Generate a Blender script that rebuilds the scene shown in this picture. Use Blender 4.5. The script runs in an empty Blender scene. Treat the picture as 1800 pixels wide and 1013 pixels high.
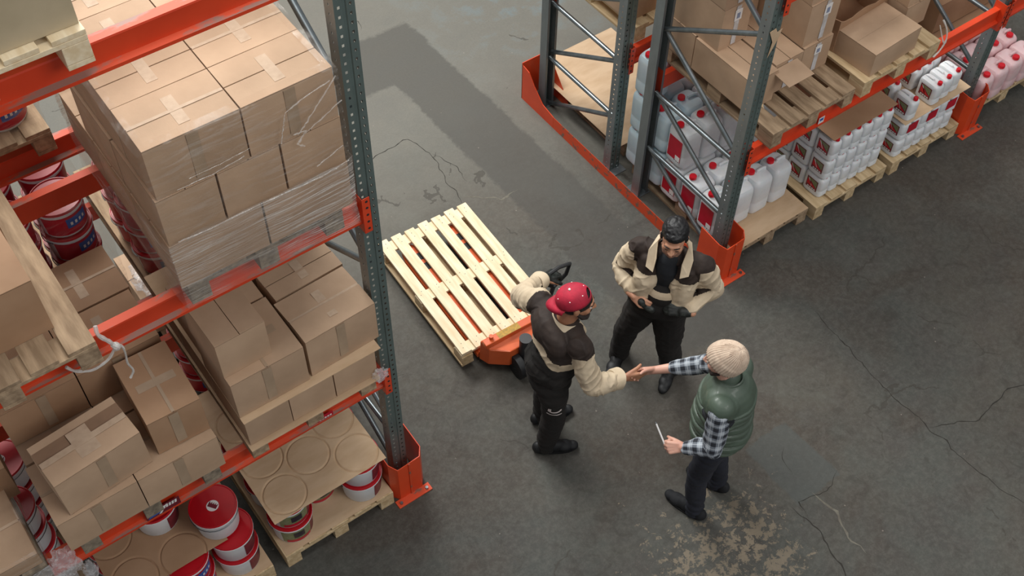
import bpy, bmesh, math, random
from math import sin, cos, pi, radians, sqrt, atan2
from mathutils import Vector, Matrix, noise
random.seed(11)
SC = bpy.context.scene
COL = SC.collection

# ---------------------------------------------------------------- camera
cam_d = bpy.data.cameras.new('camera'); cam = bpy.data.objects.new('camera', cam_d); COL.objects.link(cam)
RIGHT = Vector((0.809465, -0.587024, 0.012964)); DOWN = Vector((-0.458651, -0.645763, -0.610414)); FWD = Vector((0.366699, 0.488161, -0.791961))
FWD.normalize(); RIGHT = (RIGHT - FWD*RIGHT.dot(FWD)).normalized(); DOWN = FWD.cross(RIGHT).normalized()
Mx = Matrix((RIGHT, -DOWN, -FWD)).transposed().to_4x4(); Mx.translation = Vector((0, 0, 7.2))
cam.matrix_world = Mx
cam_d.sensor_width = 36.0; cam_d.lens = 2102.25/1800*36
cam_d.clip_start = 0.1; cam_d.clip_end = 200
SC.camera = cam
# ---------------------------------------------------------------- world, lights, exposure
W = bpy.data.worlds.new('hall_light'); SC.world = W; W.use_nodes = True
W.node_tree.nodes['Background'].inputs[0].default_value = (0.95, 0.97, 1.0, 1)
W.node_tree.nodes['Background'].inputs[1].default_value = 0.36
def area(name, loc, target, size, sy, power, col=(1, 1, 1)):
    d = bpy.data.lights.new(name, 'AREA'); d.shape = 'RECTANGLE'; d.size = size; d.size_y = sy; d.energy = power; d.color = col
    o = bpy.data.objects.new(name, d); COL.objects.link(o); o.location = loc
    o.rotation_euler = (Vector(target)-Vector(loc)).to_track_quat('-Z', 'Y').to_euler(); return o
area('skylight_back', (3.5, 12.5, 10.5), (3.2, 4.5, 0), 7, 3.5, 1900, (0.98, 0.98, 0.95))
area('fill_cross_aisle', (0.9, 4.2, 12.0), (3.2, 3.8, 0), 4.5, 5, 520, (0.98, 0.98, 0.95))  # soft fill added overhead to brighten the right rack's aisle-side box faces
area('fill_front', (5.5, -5.5, 10.5), (2.8, 3.4, 0.8), 6, 4, 480, (1.0, 0.98, 0.95))  # added fill lamp behind the camera, lifts the front faces of the loads
SC.view_settings.view_transform = 'Standard'; SC.view_settings.look = 'None'
SC.view_settings.exposure = 0.0; SC.view_settings.gamma = 1.0; SC.view_settings.use_curve_mapping = False

# ---------------------------------------------------------------- materials
def sr(h):
    c = [int(h[i:i+2], 16)/255 for i in (0, 2, 4)]
    return tuple((x/12.92 if x <= .04045 else ((x+.055)/1.055)**2.4) for x in c)+(1,)
MATS = {}
def nt(name):
    m = bpy.data.materials.new(name); m.use_nodes = True; t = m.node_tree
    return m, t, t.nodes['Principled BSDF'], t.nodes['Material Output']
def N(t, ty, **k):
    n = t.nodes.new(ty)
    for a, b in k.items(): setattr(n, a, b)
    return n
def math_n(t, op, a, b=None, c=None, clamp=False):
    n = N(t, 'ShaderNodeMath', operation=op); n.use_clamp = clamp
    for i, v in enumerate((a, b, c)):
        if v is None: continue
        if isinstance(v, (int, float)): n.inputs[i].default_value = v
        else: t.links.new(v, n.inputs[i])
    return n.outputs[0]
def mixc(t, f, a, b):
    n = N(t, 'ShaderNodeMix', data_type='RGBA')
    if isinstance(f, (int, float)): n.inputs[0].default_value = f
    else: t.links.new(f, n.inputs[0])
    for i, v in ((6, a), (7, b)):
        if isinstance(v, tuple): n.inputs[i].default_value = v
        else: t.links.new(v, n.inputs[i])
    return n.outputs[2]
def ramp(t, f, stops):
    n = N(t, 'ShaderNodeValToRGB'); t.links.new(f, n.inputs[0]); cr = n.color_ramp
    while len(cr.elements) < len(stops): cr.elements.new(0.5)
    for e, (p, c) in zip(cr.elements, stops):
        e.position = p; e.color = c if len(c) == 4 else tuple(c)+(1,)
    return n.outputs[0]
def coords(t, kind='Object', scale=(1, 1, 1)):
    tc = N(t, 'ShaderNodeTexCoord'); mp = N(t, 'ShaderNodeMapping'); mp.inputs['Scale'].default_value = scale
    t.links.new(tc.outputs[kind], mp.inputs[0]); return mp.outputs[0]
def noise_n(t, vec, s, d=4, r=.55, dist=0):
    n = N(t, 'ShaderNodeTexNoise'); n.inputs['Scale'].default_value = s; n.inputs['Detail'].default_value = d
    n.inputs['Roughness'].default_value = r; n.inputs['Distortion'].default_value = dist
    t.links.new(vec, n.inputs['Vector']); return n.outputs[0]
def mat(name, c, c2=None, rough=.6, metal=0, ns=6, scale=(1, 1, 1), bump=0, bs=80, lo=.35, hi=.65, var=0, coat=0, trans=0, sss=0):
    if name in MATS: return MATS[name]
    m, t, b, o = nt(name); MATS[name] = m
    c = sr(c) if isinstance(c, str) else c
    v = coords(t, scale=scale)
    col = None
    if c2:
        c2 = sr(c2) if isinstance(c2, str) else c2
        f = noise_n(t, v, ns); mr = N(t, 'ShaderNodeMapRange'); t.links.new(f, mr.inputs[0])
        mr.inputs[1].default_value = lo; mr.inputs[2].default_value = hi
        col = mixc(t, mr.outputs[0], c, c2)
    if var:
        oi = N(t, 'ShaderNodeObjectInfo'); hs = N(t, 'ShaderNodeHueSaturation')
        t.links.new(math_n(t, 'MULTIPLY_ADD', oi.outputs['Random'], 2*var, 1-var), hs.inputs['Value'])
        if col is not None: t.links.new(col, hs.inputs['Color'])
        else: hs.inputs['Color'].default_value = c
        col = hs.outputs[0]
    if col is not None: t.links.new(col, b.inputs['Base Color'])
    else: b.inputs['Base Color'].default_value = c
    b.inputs['Roughness'].default_value = rough; b.inputs['Metallic'].default_value = metal
    b.inputs['Coat Weight'].default_value = coat
    if trans: b.inputs['Transmission Weight'].default_value = trans
    if sss:
        b.inputs['Subsurface Weight'].default_value = sss; b.inputs['Subsurface Radius'].default_value = (.02, .01, .006)
    if bump:
        bn = N(t, 'ShaderNodeBump'); bn.inputs['Strength'].default_value = bump; bn.inputs['Distance'].default_value = .004
        t.links.new(noise_n(t, v, bs), bn.inputs['Height']); t.links.new(bn.outputs[0], b.inputs['Normal'])
    return m
CARD = mat('cardboard', 'bea084', 'ae9176', .8, ns=3, bump=.25, bs=30, var=.07)
CARDD = mat('cardboard_inside', '8f7159', '80644e', .85, ns=5)
CARDR = mat('cardboard_reddish', 'ad8a6c', '9f7c5e', .8, ns=3, var=.06)
SHEET = mat('cardboard_sheet', 'ccb090', 'bfa180', .8, ns=4, bump=.3, bs=12, scale=(1, 3, 1))
TAPE = mat('packing_tape', 'ad957c', 'a18a72', .6, ns=8)
WTAPE = mat('white_tape', 'cfcfd2', 'b9b4b0', .5, ns=20)
CLEART = mat('clear_tape', 'c2a990', 'b59b82', .7, ns=25, lo=.35, hi=.7)
WOODN = mat('new_pine', 'ead9ba', 'd9c29c', .7, ns=2.5, scale=(14, 1.6, 14), bump=.15, bs=10)
WOODL = mat('pale_pallet_wood', 'd2ba94', 'b89d76', .75, ns=2.5, scale=(14, 1.6, 14), var=.08)
WOODO = mat('old_pallet_wood', 'b0977a', '8a735a', .85, ns=2.5, scale=(12, 1.8, 12), var=.14, bump=.3, bs=12)
WOODG = mat('weathered_grey_wood', '958774', '6f6456', .9, ns=3, scale=(12, 1.8, 12), var=.12)
ORANGE = mat('rack_orange_paint', 'de4a1e', 'cf3f18', .42, ns=3, scale=(1, 1, 1), coat=.2)
RED = mat('beam_red_paint', 'dc451f', 'cc3a16', .45, ns=3, coat=.2)
def worn(name, base, under, thr, sc=9):
    m, t, b, o = nt(name); v = coords(t, scale=(1, 3, 3)); f = noise_n(t, v, sc, 6, .6)
    mr = N(t, 'ShaderNodeMapRange'); t.links.new(f, mr.inputs[0]); mr.inputs[1].default_value = thr; mr.inputs[2].default_value = thr+.06
    t.links.new(mixc(t, mr.outputs[0], sr(base), sr(under)), b.inputs['Base Color']); b.inputs['Roughness'].default_value = .6
    return m
DUSTY = worn('dusty_beam_paint', 'd9502c', '9a7468', .53, 2.5)
WORNO = worn('scuffed_orange_paint', 'd24a24', '7e5a4c', .56, 5)
STEEL = mat('brace_steel', '8c9396', '6f777a', .32, metal=.85, ns=8)
BLACK = mat('black_rubber', '17181a', '0e0e10', .6, ns=30)
DKPL = mat('dark_plastic', '2a2a2c', rough=.5)
WHITEP = mat('white_plastic', 'e2e3e4', 'd6d9dc', .38, ns=5, sss=.08)
CANW = mat('white_canister_plastic', 'e4e6e8', 'd9dde0', .42, ns=9, sss=.15)
CANB = mat('bluish_canister_plastic', 'd3e3ea', 'c4dae4', .4, ns=9, sss=.15)
CANP = mat('pink_canister_plastic', 'eccfd0', 'e0b8bb', .4, ns=9, sss=.15)
CAPR = mat('red_cap_plastic', 'd01626', rough=.4)
LIDR = mat('red_lid_plastic', 'bd0a1c', 'a80816', .38, ns=4)
LABR = mat('red_label_paper', 'c4122e', 'b00e28', .4, ns=6)
LABD = mat('maroon_label_paper', '7c2030', '641826', .4, ns=14)
LABK = mat('dark_label_print', '2c2430', rough=.4)
LABG = mat('olive_label_print', '6f7a48', '8a8a70', .4, ns=60)
LABB = mat('blue_label_print', '2f5aa8', rough=.4)
LABW = mat('white_label_print', 'e8e6e4', rough=.45)
def upright_mat(name, base, cols, pitch, r, axis, edge=None):
    m, t, b, o = nt(name)
    tc = N(t, 'ShaderNodeTexCoord'); sp = N(t, 'ShaderNodeSeparateXYZ'); t.links.new(tc.outputs['Object'], sp.inputs[0])
    f = noise_n(t, coords(t, scale=(1, 1, .4)), 12, 5)
    c = ramp(t, f, [(.3, sr(base)), (.7, tuple(x*.78 for x in sr(base)[:3]))])
    t.links.new(c, b.inputs['Base Color']); b.inputs['Metallic'].default_value = .45; b.inputs['Roughness'].default_value = .42
    u = math_n(t, 'ABSOLUTE', sp.outputs[axis]) if cols is not None and axis == 0 else sp.outputs[axis]
    du = math_n(t, 'ABSOLUTE', math_n(t, 'SUBTRACT', u, cols))
    fr = math_n(t, 'ABSOLUTE', math_n(t, 'SUBTRACT', math_n(t, 'FRACT', math_n(t, 'DIVIDE', sp.outputs[2], pitch)), .5))
    dz = math_n(t, 'MULTIPLY', fr, pitch)
    m1 = math_n(t, 'LESS_THAN', du, r); m2 = math_n(t, 'LESS_THAN', dz, r*1.25)
    hole = math_n(t, 'MULTIPLY', m1, m2)
    tr = N(t, 'ShaderNodeBsdfTransparent'); mx = N(t, 'ShaderNodeMixShader')
    t.links.new(hole, mx.inputs[0]); t.links.new(b.outputs[0], mx.inputs[1]); t.links.new(tr.outputs[0], mx.inputs[2]); t.links.new(mx.outputs[0], o.inputs['Surface'])
    return m
UPW = upright_mat('punched_upright_face', '72827f', .028, .05, .0058, 0)
UPF = upright_mat('punched_upright_flange', '82898a', .045, .05, .0045, 1)
UPL = mat('upright_steel_lip', '6d7376', rough=.45, metal=.5)
def wrap_mat(name, dens, st, sc=(2, 2, 30), col=(.93, .93, .95, 1)):
    m, t, b, o = nt(name); v = coords(t, scale=sc)
    f = noise_n(t, v, 3.0, 6, .65, .6)
    mr = N(t, 'ShaderNodeMapRange'); t.links.new(f, mr.inputs[0]); mr.inputs[1].default_value = .48; mr.inputs[2].default_value = .72
    f2 = noise_n(t, coords(t, scale=(1, 1, 1)), 2.2, 3); mr2 = N(t, 'ShaderNodeMapRange'); t.links.new(f2, mr2.inputs[0]); mr2.inputs[1].default_value = .35; mr2.inputs[2].default_value = .65
    fac = math_n(t, 'MULTIPLY_ADD', math_n(t, 'MULTIPLY', mr.outputs[0], mr2.outputs[0]), st, dens, clamp=True)
    b.inputs['Base Color'].default_value = col; b.inputs['Roughness'].default_value = .22; b.inputs['Coat Weight'].default_value = .5
    bn = N(t, 'ShaderNodeBump'); bn.inputs['Strength'].default_value = .7; bn.inputs['Distance'].default_value = .01
    t.links.new(f, bn.inputs['Height']); t.links.new(bn.outputs[0], b.inputs['Normal'])
    tr = N(t, 'ShaderNodeBsdfTransparent'); tr.inputs[0].default_value = (.97, .96, .95, 1); mx = N(t, 'ShaderNodeMixShader')
    t.links.new(fac, mx.inputs[0]); t.links.new(tr.outputs[0], mx.inputs[1]); t.links.new(b.outputs[0], mx.inputs[2]); t.links.new(mx.outputs[0], o.inputs['Surface'])
    return m
WRAP = wrap_mat('stretch_film', .015, .28, (1.5, 1.5, 12), (.9, .86, .8, 1))
WRAPD = wrap_mat('stretch_film_dense', .08, 1.15, (1.3, 1.3, 46), (.92, .88, .82, 1))
WRAPC = wrap_mat('crumpled_film', .22, .8, (9, 9, 9))

# ---------------------------------------------------------------- mesh builder
class M:
    def __init__(s): s.v = []; s.f = []; s.m = []; s.uv = None
    def add(s, vs, fs, mi=0, T=None):
        o = len(s.v); s.v += [tuple(T @ Vector(p)) if T else tuple(p) for p in vs]
        s.f += [tuple(i+o for i in f) for f in fs]; s.m += [mi]*len(fs); return s
    def box(s, x0, x1, y0, y1, z0, z1, mi=0, T=None):
        return s.add([(x0, y0, z0), (x1, y0, z0), (x1, y1, z0), (x0, y1, z0), (x0, y0, z1), (x1, y0, z1), (x1, y1, z1), (x0, y1, z1)],
                     [(0, 3, 2, 1), (4, 5, 6, 7), (0, 1, 5, 4), (1, 2, 6, 5), (2, 3, 7, 6), (3, 0, 4, 7)], mi, T)
    def cyl(s, a, b, r, r2=None, n=12, mi=0, caps=True):
        a = Vector(a); b = Vector(b); r2 = r if r2 is None else r2; d = (b-a).normalized()
        u = d.orthogonal().normalized(); w = d.cross(u)
        vs = [a+(u*cos(2*pi*i/n)+w*sin(2*pi*i/n))*r for i in range(n)]+[b+(u*cos(2*pi*i/n)+w*sin(2*pi*i/n))*r2 for i in range(n)]
        fs = [(i, (i+1) % n, n+(i+1) % n, n+i) for i in range(n)]
        if caps: fs += [tuple(range(n))[::-1], tuple(range(n, 2*n))]
        return s.add(vs, fs, mi)
    def tube(s, pts, r, n=8, mi=0, closed=False):
        pts = [Vector(p) for p in pts]; k = len(pts); vs = []; up = None
        for i, p in enumerate(pts):
            d = (pts[min(i+1, k-1)]-pts[max(i-1, 0)]).normalized()
            if up is None: up = d.orthogonal().normalized()
            up = (up-d*up.dot(d)).normalized(); w = d.cross(up); rr = r[i] if isinstance(r, (list, tuple)) else r
            vs += [p+(up*cos(2*pi*j/n)+w*sin(2*pi*j/n))*rr for j in range(n)]
        fs = [(i*n+j, i*n+(j+1) % n, (i+1)*n+(j+1) % n, (i+1)*n+j) for i in range(k-1) for j in range(n)]
        fs += [tuple(range(n))[::-1], tuple(range((k-1)*n, k*n))]
        return s.add(vs, fs, mi)
    def lathe(s, prof, n=32, c=(0, 0, 0), mi=0, sx=1, sy=1):
        k = len(prof); vs = [(c[0]+r*cos(2*pi*i/n)*sx, c[1]+r*sin(2*pi*i/n)*sy, c[2]+z) for r, z in prof for i in range(n)]
        fs = [(a*n+i, a*n+(i+1) % n, (a+1)*n+(i+1) % n, (a+1)*n+i) for a in range(k-1) for i in range(n)]
        fs += [tuple(range(n))[::-1], tuple(range((k-1)*n, k*n))]
        return s.add(vs, fs, mi)
    def sweep(s, prof, ext0, ext1, axis='x', mis=None, caps=True):
        # prof: closed 2D polygon (a,b) ; extruded along axis x: (a,b)=(y,z) ; axis z: (x,y); axis y: (x,z)
        n = len(prof)
        def P(t, p): return (t, p[0], p[1]) if axis == 'x' else ((p[0], p[1], t) if axis == 'z' else (p[0], t, p[1]))
        o = len(s.v); s.v += [P(ext0, p) for p in prof]+[P(ext1, p) for p in prof]
        for i in range(n):
            s.f.append((o+i, o+(i+1) % n, o+n+(i+1) % n, o+n+i)); s.m.append(mis[i] if mis else 0)
        if caps:
            s.f.append(tuple(range(o, o+n))[::-1]); s.f.append(tuple(range(o+n, o+2*n))); s.m += [0, 0]
        return s
    def prism(s, poly, thick, T=None, mi=0):
        n = len(poly); vs = [(x, y, 0) for x, y in poly]+[(x, y, thick) for x, y in poly]
        fs = [(i, (i+1) % n, n+(i+1) % n, n+i) for i in range(n)]+[tuple(range(n))[::-1], tuple(range(n, 2*n))]
        return s.add(vs, fs, mi, T)
def obj(name, m, mats, parent=None, loc=(0, 0, 0), rz=0, smooth=False, bevel=0, fix=True, sub=0):
    me = bpy.data.meshes.new(name); me.from_pydata([tuple(p) for p in m.v], [], m.f)
    mats = mats if isinstance(mats, (list, tuple)) else [mats]
    for x in mats: me.materials.append(x)
    me.polygons.foreach_set('material_index', m.m)
    if fix:
        b = bmesh.new(); b.from_mesh(me); bmesh.ops.recalc_face_normals(b, faces=b.faces); b.to_mesh(me); b.free()
    if smooth: me.polygons.foreach_set('use_smooth', [True]*len(me.polygons))
    me.update()
    o = bpy.data.objects.new(name, me); COL.objects.link(o); o.location = loc; o.rotation_euler = (0, 0, rz)
    if parent: o.parent = parent
    if bevel:
        bm = o.modifiers.new('edge', 'BEVEL'); bm.width = bevel; bm.segments = 2; bm.limit_method = 'ANGLE'; bm.angle_limit = radians(40)
    if sub: sm = o.modifiers.new('sub', 'SUBSURF'); sm.levels = sub; sm.render_levels = sub
    if smooth and not sub:
        es = o.modifiers.new('split', 'EDGE_SPLIT'); es.split_angle = radians(38)
    return o
def tag(o, label, cat, group=None, kind=None):
    o['label'] = label; o['category'] = cat
    if group: o['group'] = group
    if kind: o['kind'] = kind
    return o
def thing(name, label, cat, loc=(0, 0, 0), rz=0, group=None):
    o = bpy.data.objects.new(name, None); COL.objects.link(o); o.empty_display_size = .1
    o.location = loc; o.rotation_euler = (0, 0, rz); return tag(o, label, cat, group)
def dup(root, loc, rz=0, label=None, group=None):
    def cp(o, par):
        c = o.copy(); COL.objects.link(c)
        if par: c.parent = par
        for ch in list(o.children): cp(ch, c)
        return c
    r = cp(root, None); r.location = loc; r.rotation_euler = (root.rotation_euler[0], root.rotation_euler[1], rz)
    if label: r['label'] = label
    if group: r['group'] = group
    return r
PROTO = {}
def place(key, build, loc, rz, label, group=None):
    if key in PROTO: return dup(PROTO[key], loc, rz, label, group)
    r = build(); r.location = loc; r.rotation_euler[2] = rz; r['label'] = label
    if group: r['group'] = group
    PROTO[key] = r; return r
# ---------------------------------------------------------------- floor
def floor_mat():
    m, t, b, o = nt('worn_concrete'); v = coords(t)
    sp = N(t, 'ShaderNodeSeparateXYZ'); t.links.new(v, sp.inputs[0]); X, Y = sp.outputs[0], sp.outputs[1]
    wob = math_n(t, 'MULTIPLY_ADD', noise_n(t, v, 2.2, 5, .6), .5, -.25)
    n1 = noise_n(t, v, .55, 5, .6, .4); n2 = noise_n(t, v, 3.5, 8, .65); n3 = noise_n(t, v, 60, 4, .7)
    c = ramp(t, n1, [(.3, sr('40423f')), (.45, sr('4a4b46')), (.58, sr('504b43')), (.7, sr('5c5c54'))])
    c = mixc(t, math_n(t, 'MULTIPLY', ramp(t, n2, [(.42, (0, 0, 0, 1)), (.62, (1, 1, 1, 1))]), .5), c, sr('494340'))
    # brown oily bloom
    nb = noise_n(t, coords(t, scale=(1, 1, 1)), .9, 3, .5, .8)
    c = mixc(t, math_n(t, 'MULTIPLY', ramp(t, nb, [(.5, (0, 0, 0, 1)), (.62, (1, 1, 1, 1))]), .55), c, sr('43382f'))
    def band(u, a, bb, s=.03):   # soft box mask a<u<bb
        r1 = N(t, 'ShaderNodeMapRange'); t.links.new(u, r1.inputs[0]); r1.inputs[1].default_value = a-s; r1.inputs[2].default_value = a+s
        r2 = N(t, 'ShaderNodeMapRange'); t.links.new(u, r2.inputs[0]); r2.inputs[1].default_value = bb+s; r2.inputs[2].default_value = bb-s
        return math_n(t, 'MULTIPLY', r1.outputs[0], r2.outputs[0])
    gr = noise_n(t, v, 22, 8, .8)
    c = mixc(t, math_n(t, 'MULTIPLY', ramp(t, gr, [(.44, (0, 0, 0, 1)), (.62, (1, 1, 1, 1))]), .38), c, sr('696861'))
    gs = noise_n(t, coords(t, scale=(1, 1, 1)), 7, 8, .75, 1.2)
    c = mixc(t, math_n(t, 'MULTIPLY', ramp(t, gs, [(.52, (0, 0, 0, 1)), (.62, (1, 1, 1, 1))]), .42), c, sr('38352f'))
    Xw = math_n(t, 'ADD', X, wob); Yw = math_n(t, 'ADD', Y, wob)
    # light falloff painted in: floor colour paler towards the back
    mr = N(t, 'ShaderNodeMapRange'); t.links.new(math_n(t, 'MULTIPLY_ADD', wob, 2.0, Y), mr.inputs[0]); mr.inputs[1].default_value = 4.4; mr.inputs[2].default_value = 6.4
    c = mixc(t, math_n(t, 'MULTIPLY', mr.outputs[0], .8), c, mixc(t, n2, sr('6a6963'), sr('878378')))
    # bluish paint remains at the back
    bl = math_n(t, 'MULTIPLY', band(Xw, 4.7, 6.2, .5), band(Yw, 6.6, 8.5, .5))
    c = mixc(t, math_n(t, 'MULTIPLY', math_n(t, 'MULTIPLY', bl, ramp(t, n2, [(.5, (0, 0, 0, 1)), (.6, (1, 1, 1, 1))])), .6), c, sr('6f7f84'))
    # dark repaired strip running along the racks' depth
    ws = math_n(t, 'ADD', math_n(t, 'MULTIPLY', wob, .28), math_n(t, 'MULTIPLY_ADD', noise_n(t, v, 16, 6, .7), .10, -.05))
    Xs = math_n(t, 'ADD', math_n(t, 'MULTIPLY_ADD', Y, .03, X), ws)
    Ys = math_n(t, 'ADD', Y, ws)
    st = math_n(t, 'MULTIPLY', band(Xs, 4.02, 4.58, .015), band(Ys, 3.2, 7.5, .02))
    st2 = math_n(t, 'MULTIPLY', band(Xs, 3.2, 4.1, .015), band(Ys, 6.85, 7.5, .02))
    c = mixc(t, math_n(t, 'MULTIPLY', math_n(t, 'MAXIMUM', st, st2), .62), c, sr('45433f'))
    # grey-blue patch right of the green vest
    Xr = math_n(t, 'ADD', X, math_n(t, 'MULTIPLY', wob, .3))
    pb = math_n(t, 'MULTIPLY', band(Xr, 3.82, 4.21, .010), band(Ys, 1.84, 2.37, .010))
    c = mixc(t, math_n(t, 'MULTIPLY', pb, .6), c, sr('4e5351'))
    # flaked pale paint by the front feet
    fl = noise_n(t, v, 12, 10, .78, .3); n5 = noise_n(t, v, 1.7, 3)
    reg = math_n(t, 'MULTIPLY', band(math_n(t, 'MULTIPLY_ADD', wob, 2.2, X), 2.6, 3.75, .28), band(math_n(t, 'MULTIPLY_ADD', wob, 2.2, Y), 1.25, 2.3, .25))
    fm = math_n(t, 'MULTIPLY', math_n(t, 'GREATER_THAN', math_n(t, 'MULTIPLY_ADD', reg, .185, math_n(t, 'MULTIPLY', fl, 1.0)), .69), math_n(t, 'GREATER_THAN', reg, .05))
    c = mixc(t, math_n(t, 'MULTIPLY', fm, .75), c, mixc(t, n2, sr('756a5b'), sr('9b8c76')))
    # scattered flecks
    vo = N(t, 'ShaderNodeTexVoronoi'); vo.inputs['Scale'].default_value = 9; t.links.new(v, vo.inputs['Vector'])
    fk = math_n(t, 'MULTIPLY', math_n(t, 'LESS_THAN', vo.outputs['Distance'], .05), math_n(t, 'GREATER_THAN', n2, .55))
    c = mixc(t, math_n(t, 'MULTIPLY', fk, .5), c, sr('a0968a'))
    sp2 = ramp(t, noise_n(t, v, 28, 6, .8), [(.66, (0, 0, 0, 1)), (.72, (1, 1, 1, 1))])
    c = mixc(t, math_n(t, 'MULTIPLY', sp2, .35), c, sr('948b7e'))
    c = mixc(t, math_n(t, 'MULTIPLY', n3, .34), c, sr('35322e'))
    # cracks
    vc = N(t, 'ShaderNodeTexVoronoi', feature='DISTANCE_TO_EDGE'); vc.inputs['Scale'].default_value = .62
    dm = N(t, 'ShaderNodeVectorMath', operation='ADD'); nn = N(t, 'ShaderNodeTexNoise'); nn.inputs['Scale'].default_value = 2.4; nn.inputs['Detail'].default_value = 6
    t.links.new(v, nn.inputs['Vector']); t.links.new(v, dm.inputs[0])
    sc_ = N(t, 'ShaderNodeVectorMath', operation='SCALE'); sc_.inputs['Scale'].default_value = .55; t.links.new(nn.outputs['Color'], sc_.inputs[0]); t.links.new(sc_.outputs[0], dm.inputs[1])
    t.links.new(dm.outputs[0], vc.inputs['Vector'])
    ck = math_n(t, 'MULTIPLY', math_n(t, 'LESS_THAN', vc.outputs['Distance'], .0042), math_n(t, 'GREATER_THAN', n5, .56))
    c = mixc(t, math_n(t, 'MULTIPLY', ck, .6), c, sr('3a3630'))
    t.links.new(c, b.inputs['Base Color']); 
    t.links.new(math_n(t, 'MULTIPLY_ADD', n2, .3, .6), b.inputs['Roughness']); b.inputs['Specular IOR Level'].default_value = .35
    bn = N(t, 'ShaderNodeBump'); bn.inputs['Strength'].default_value = .35; bn.inputs['Distance'].default_value = .006
    h = math_n(t, 'SUBTRACT', math_n(t, 'MULTIPLY_ADD', fm, .5, math_n(t, 'MULTIPLY_ADD', n3, .3, n2)), math_n(t, 'MULTIPLY', ck, 1.0))
    t.links.new(h, bn.inputs['Height']); t.links.new(bn.outputs[0], b.inputs['Normal'])
    return m
f = M().add([(-14, -10, 0), (24, -10, 0), (24, 24, 0), (-14, 24, 0)], [(0, 1, 2, 3)])
fo = obj('floor', f, floor_mat()); fo['kind'] = 'structure'
CRK = mat('crack_dark', '2b2823', rough=.95); FIL = mat('crack_filler', '6f6b60', '5b564d', .9, ns=20)
def crack(pts, w, mt=None, seed=0):
    m = M(); out = []
    for (a, b), (c, d) in zip(pts, pts[1:]):
        L = sqrt((c-a)**2+(d-b)**2); k = max(3, int(L/.03))
        for i in range(k):
            f_ = i/k; x = a+(c-a)*f_; y = b+(d-b)*f_
            j = noise.noise(V_((x*9, y*9, seed)))*.035+noise.noise(V_((x*40, y*40, seed)))*.010; out.append((x-(d-b)/L*j, y+(c-a)/L*j, -(d-b)/L, (c-a)/L))
    for i, (x, y, nx, ny) in enumerate(out):
        ww = w*(.35+abs(noise.noise(V_((x*25, y*25, seed+3))))*1.6)*min(1, i/4, (len(out)-1-i)/4)+.0003
        m.v += [(x+nx*ww, y+ny*ww, .0006), (x-nx*ww, y-ny*ww, .0006)]
    for i in range(len(out)-1): m.f.append((2*i, 2*i+1, 2*i+3, 2*i+2)); m.m.append(0)
    return obj('crack', m, mt or CRK, fo)
V_ = Vector
crack([(2.7, 6.0), (3.22, 6.21), (3.54, 6.22), (3.62, 5.96), (3.54, 5.63), (3.53, 5.41), (3.5, 5.3)], .004)
crack([(3.53, 5.42), (3.66, 5.34), (3.79, 5.22), (4.0, 5.24)], .010, FIL, 2)
crack([(3.62, 5.96), (3.72, 5.7), (3.66, 5.5)], .003, None, 5)
crack([(5.05, 2.95), (5.03, 2.62), (4.98, 2.29), (4.99, 1.78), (5.0, 1.3), (5.1, .9)], .004, None, 7)
crack([(3.76, 1.86), (3.80, 1.62), (3.72, 1.35), (3.60, 1.05), (3.55, .8)], .006, None, 9)
crack([(4.22, 1.88), (4.05, 1.80), (3.84, 1.86), (3.78, 1.70)], .004, None, 4)
crack([(3.95, 1.86), (4.0, 1.66), (3.92, 1.48), (3.95, 1.30)], .012, FIL, 6)
crack([(4.05, 2.22), (3.95, 2.10), (3.93, 2.02)], .003, None, 12)
crack([(5.0, 1.75), (5.3, 1.6), (5.7, 1.62), (6.2, 1.5)], .004, None, 17)
crack([(3.9, 7.9), (4.0, 7.75), (3.95, 7.6)], .004, None, 18)

# ---------------------------------------------------------------- pallet racks
def upright(parent, x, y, h, front=True):
    s = 1 if front else -1          # the punched web faces the aisle (-y) on the front post
    m = M(); w, d, e = .05, .085, .002
    P = lambda a, b: (a, b*s)
    # web with a shallow centre groove
    pr = [(-w, 0), (-.010, 0), (-.006, .006), (.006, .006), (.010, 0), (w, 0)]
    def strip(a, b, mi):
        m.add([P(*a)+(0,), P(*b)+(0,), P(*b)+(h,), P(*a)+(h,)], [(0, 1, 2, 3)], mi)
    for a, b in zip(pr, pr[1:]): strip(a, b, 0)
    strip((-w, 0), (-w, d), 1); strip((w, 0), (w, d), 1)
    strip((-w, d), (-w+.02, d), 2); strip((w, d), (w-.02, d), 2)
    o = obj('upright', m, [UPW, UPF if front else UPF, UPL], parent, loc=(x, y, 0), fix=False)
    m2 = M().box(-.075, .075, -.01*s-.06, .10, 0, .008); obj('base_plate', m2, UPL, parent, loc=(x, y if front else y-.04, 0), bevel=.002)
    return o
def braces(parent, x, yf, yr, h, lean=1):
    a = yf+.07; b = yr-.07
    def bar(p, q): return M().cyl(p, q, .019, n=10)
    for z in (.55, 1.12): obj('brace', bar((x, a, z), (x, b, z)), STEEL, parent, smooth=True)
    # low bays: rear end higher
    obj('brace', bar((x+.02, a, .04), (x+.02, b, .53)), STEEL, parent, smooth=True)
    obj('brace', bar((x+.02, a, .58), (x+.02, b, 1.10)), STEEL, parent, smooth=True)
    obj('brace', bar((x+.02, a, 1.15), (x+.02, b, 1.69)), STEEL, parent, smooth=True)
    z = 1.72; side = True
    while z+.57 < h:
        p, q = ((x, b, z), (x, a, z+.55)) if side else ((x, a, z), (x, b, z+.55))
        obj('brace', bar(p, q), STEEL, parent, smooth=True); z += .57; side = not side
BH = .13
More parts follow.
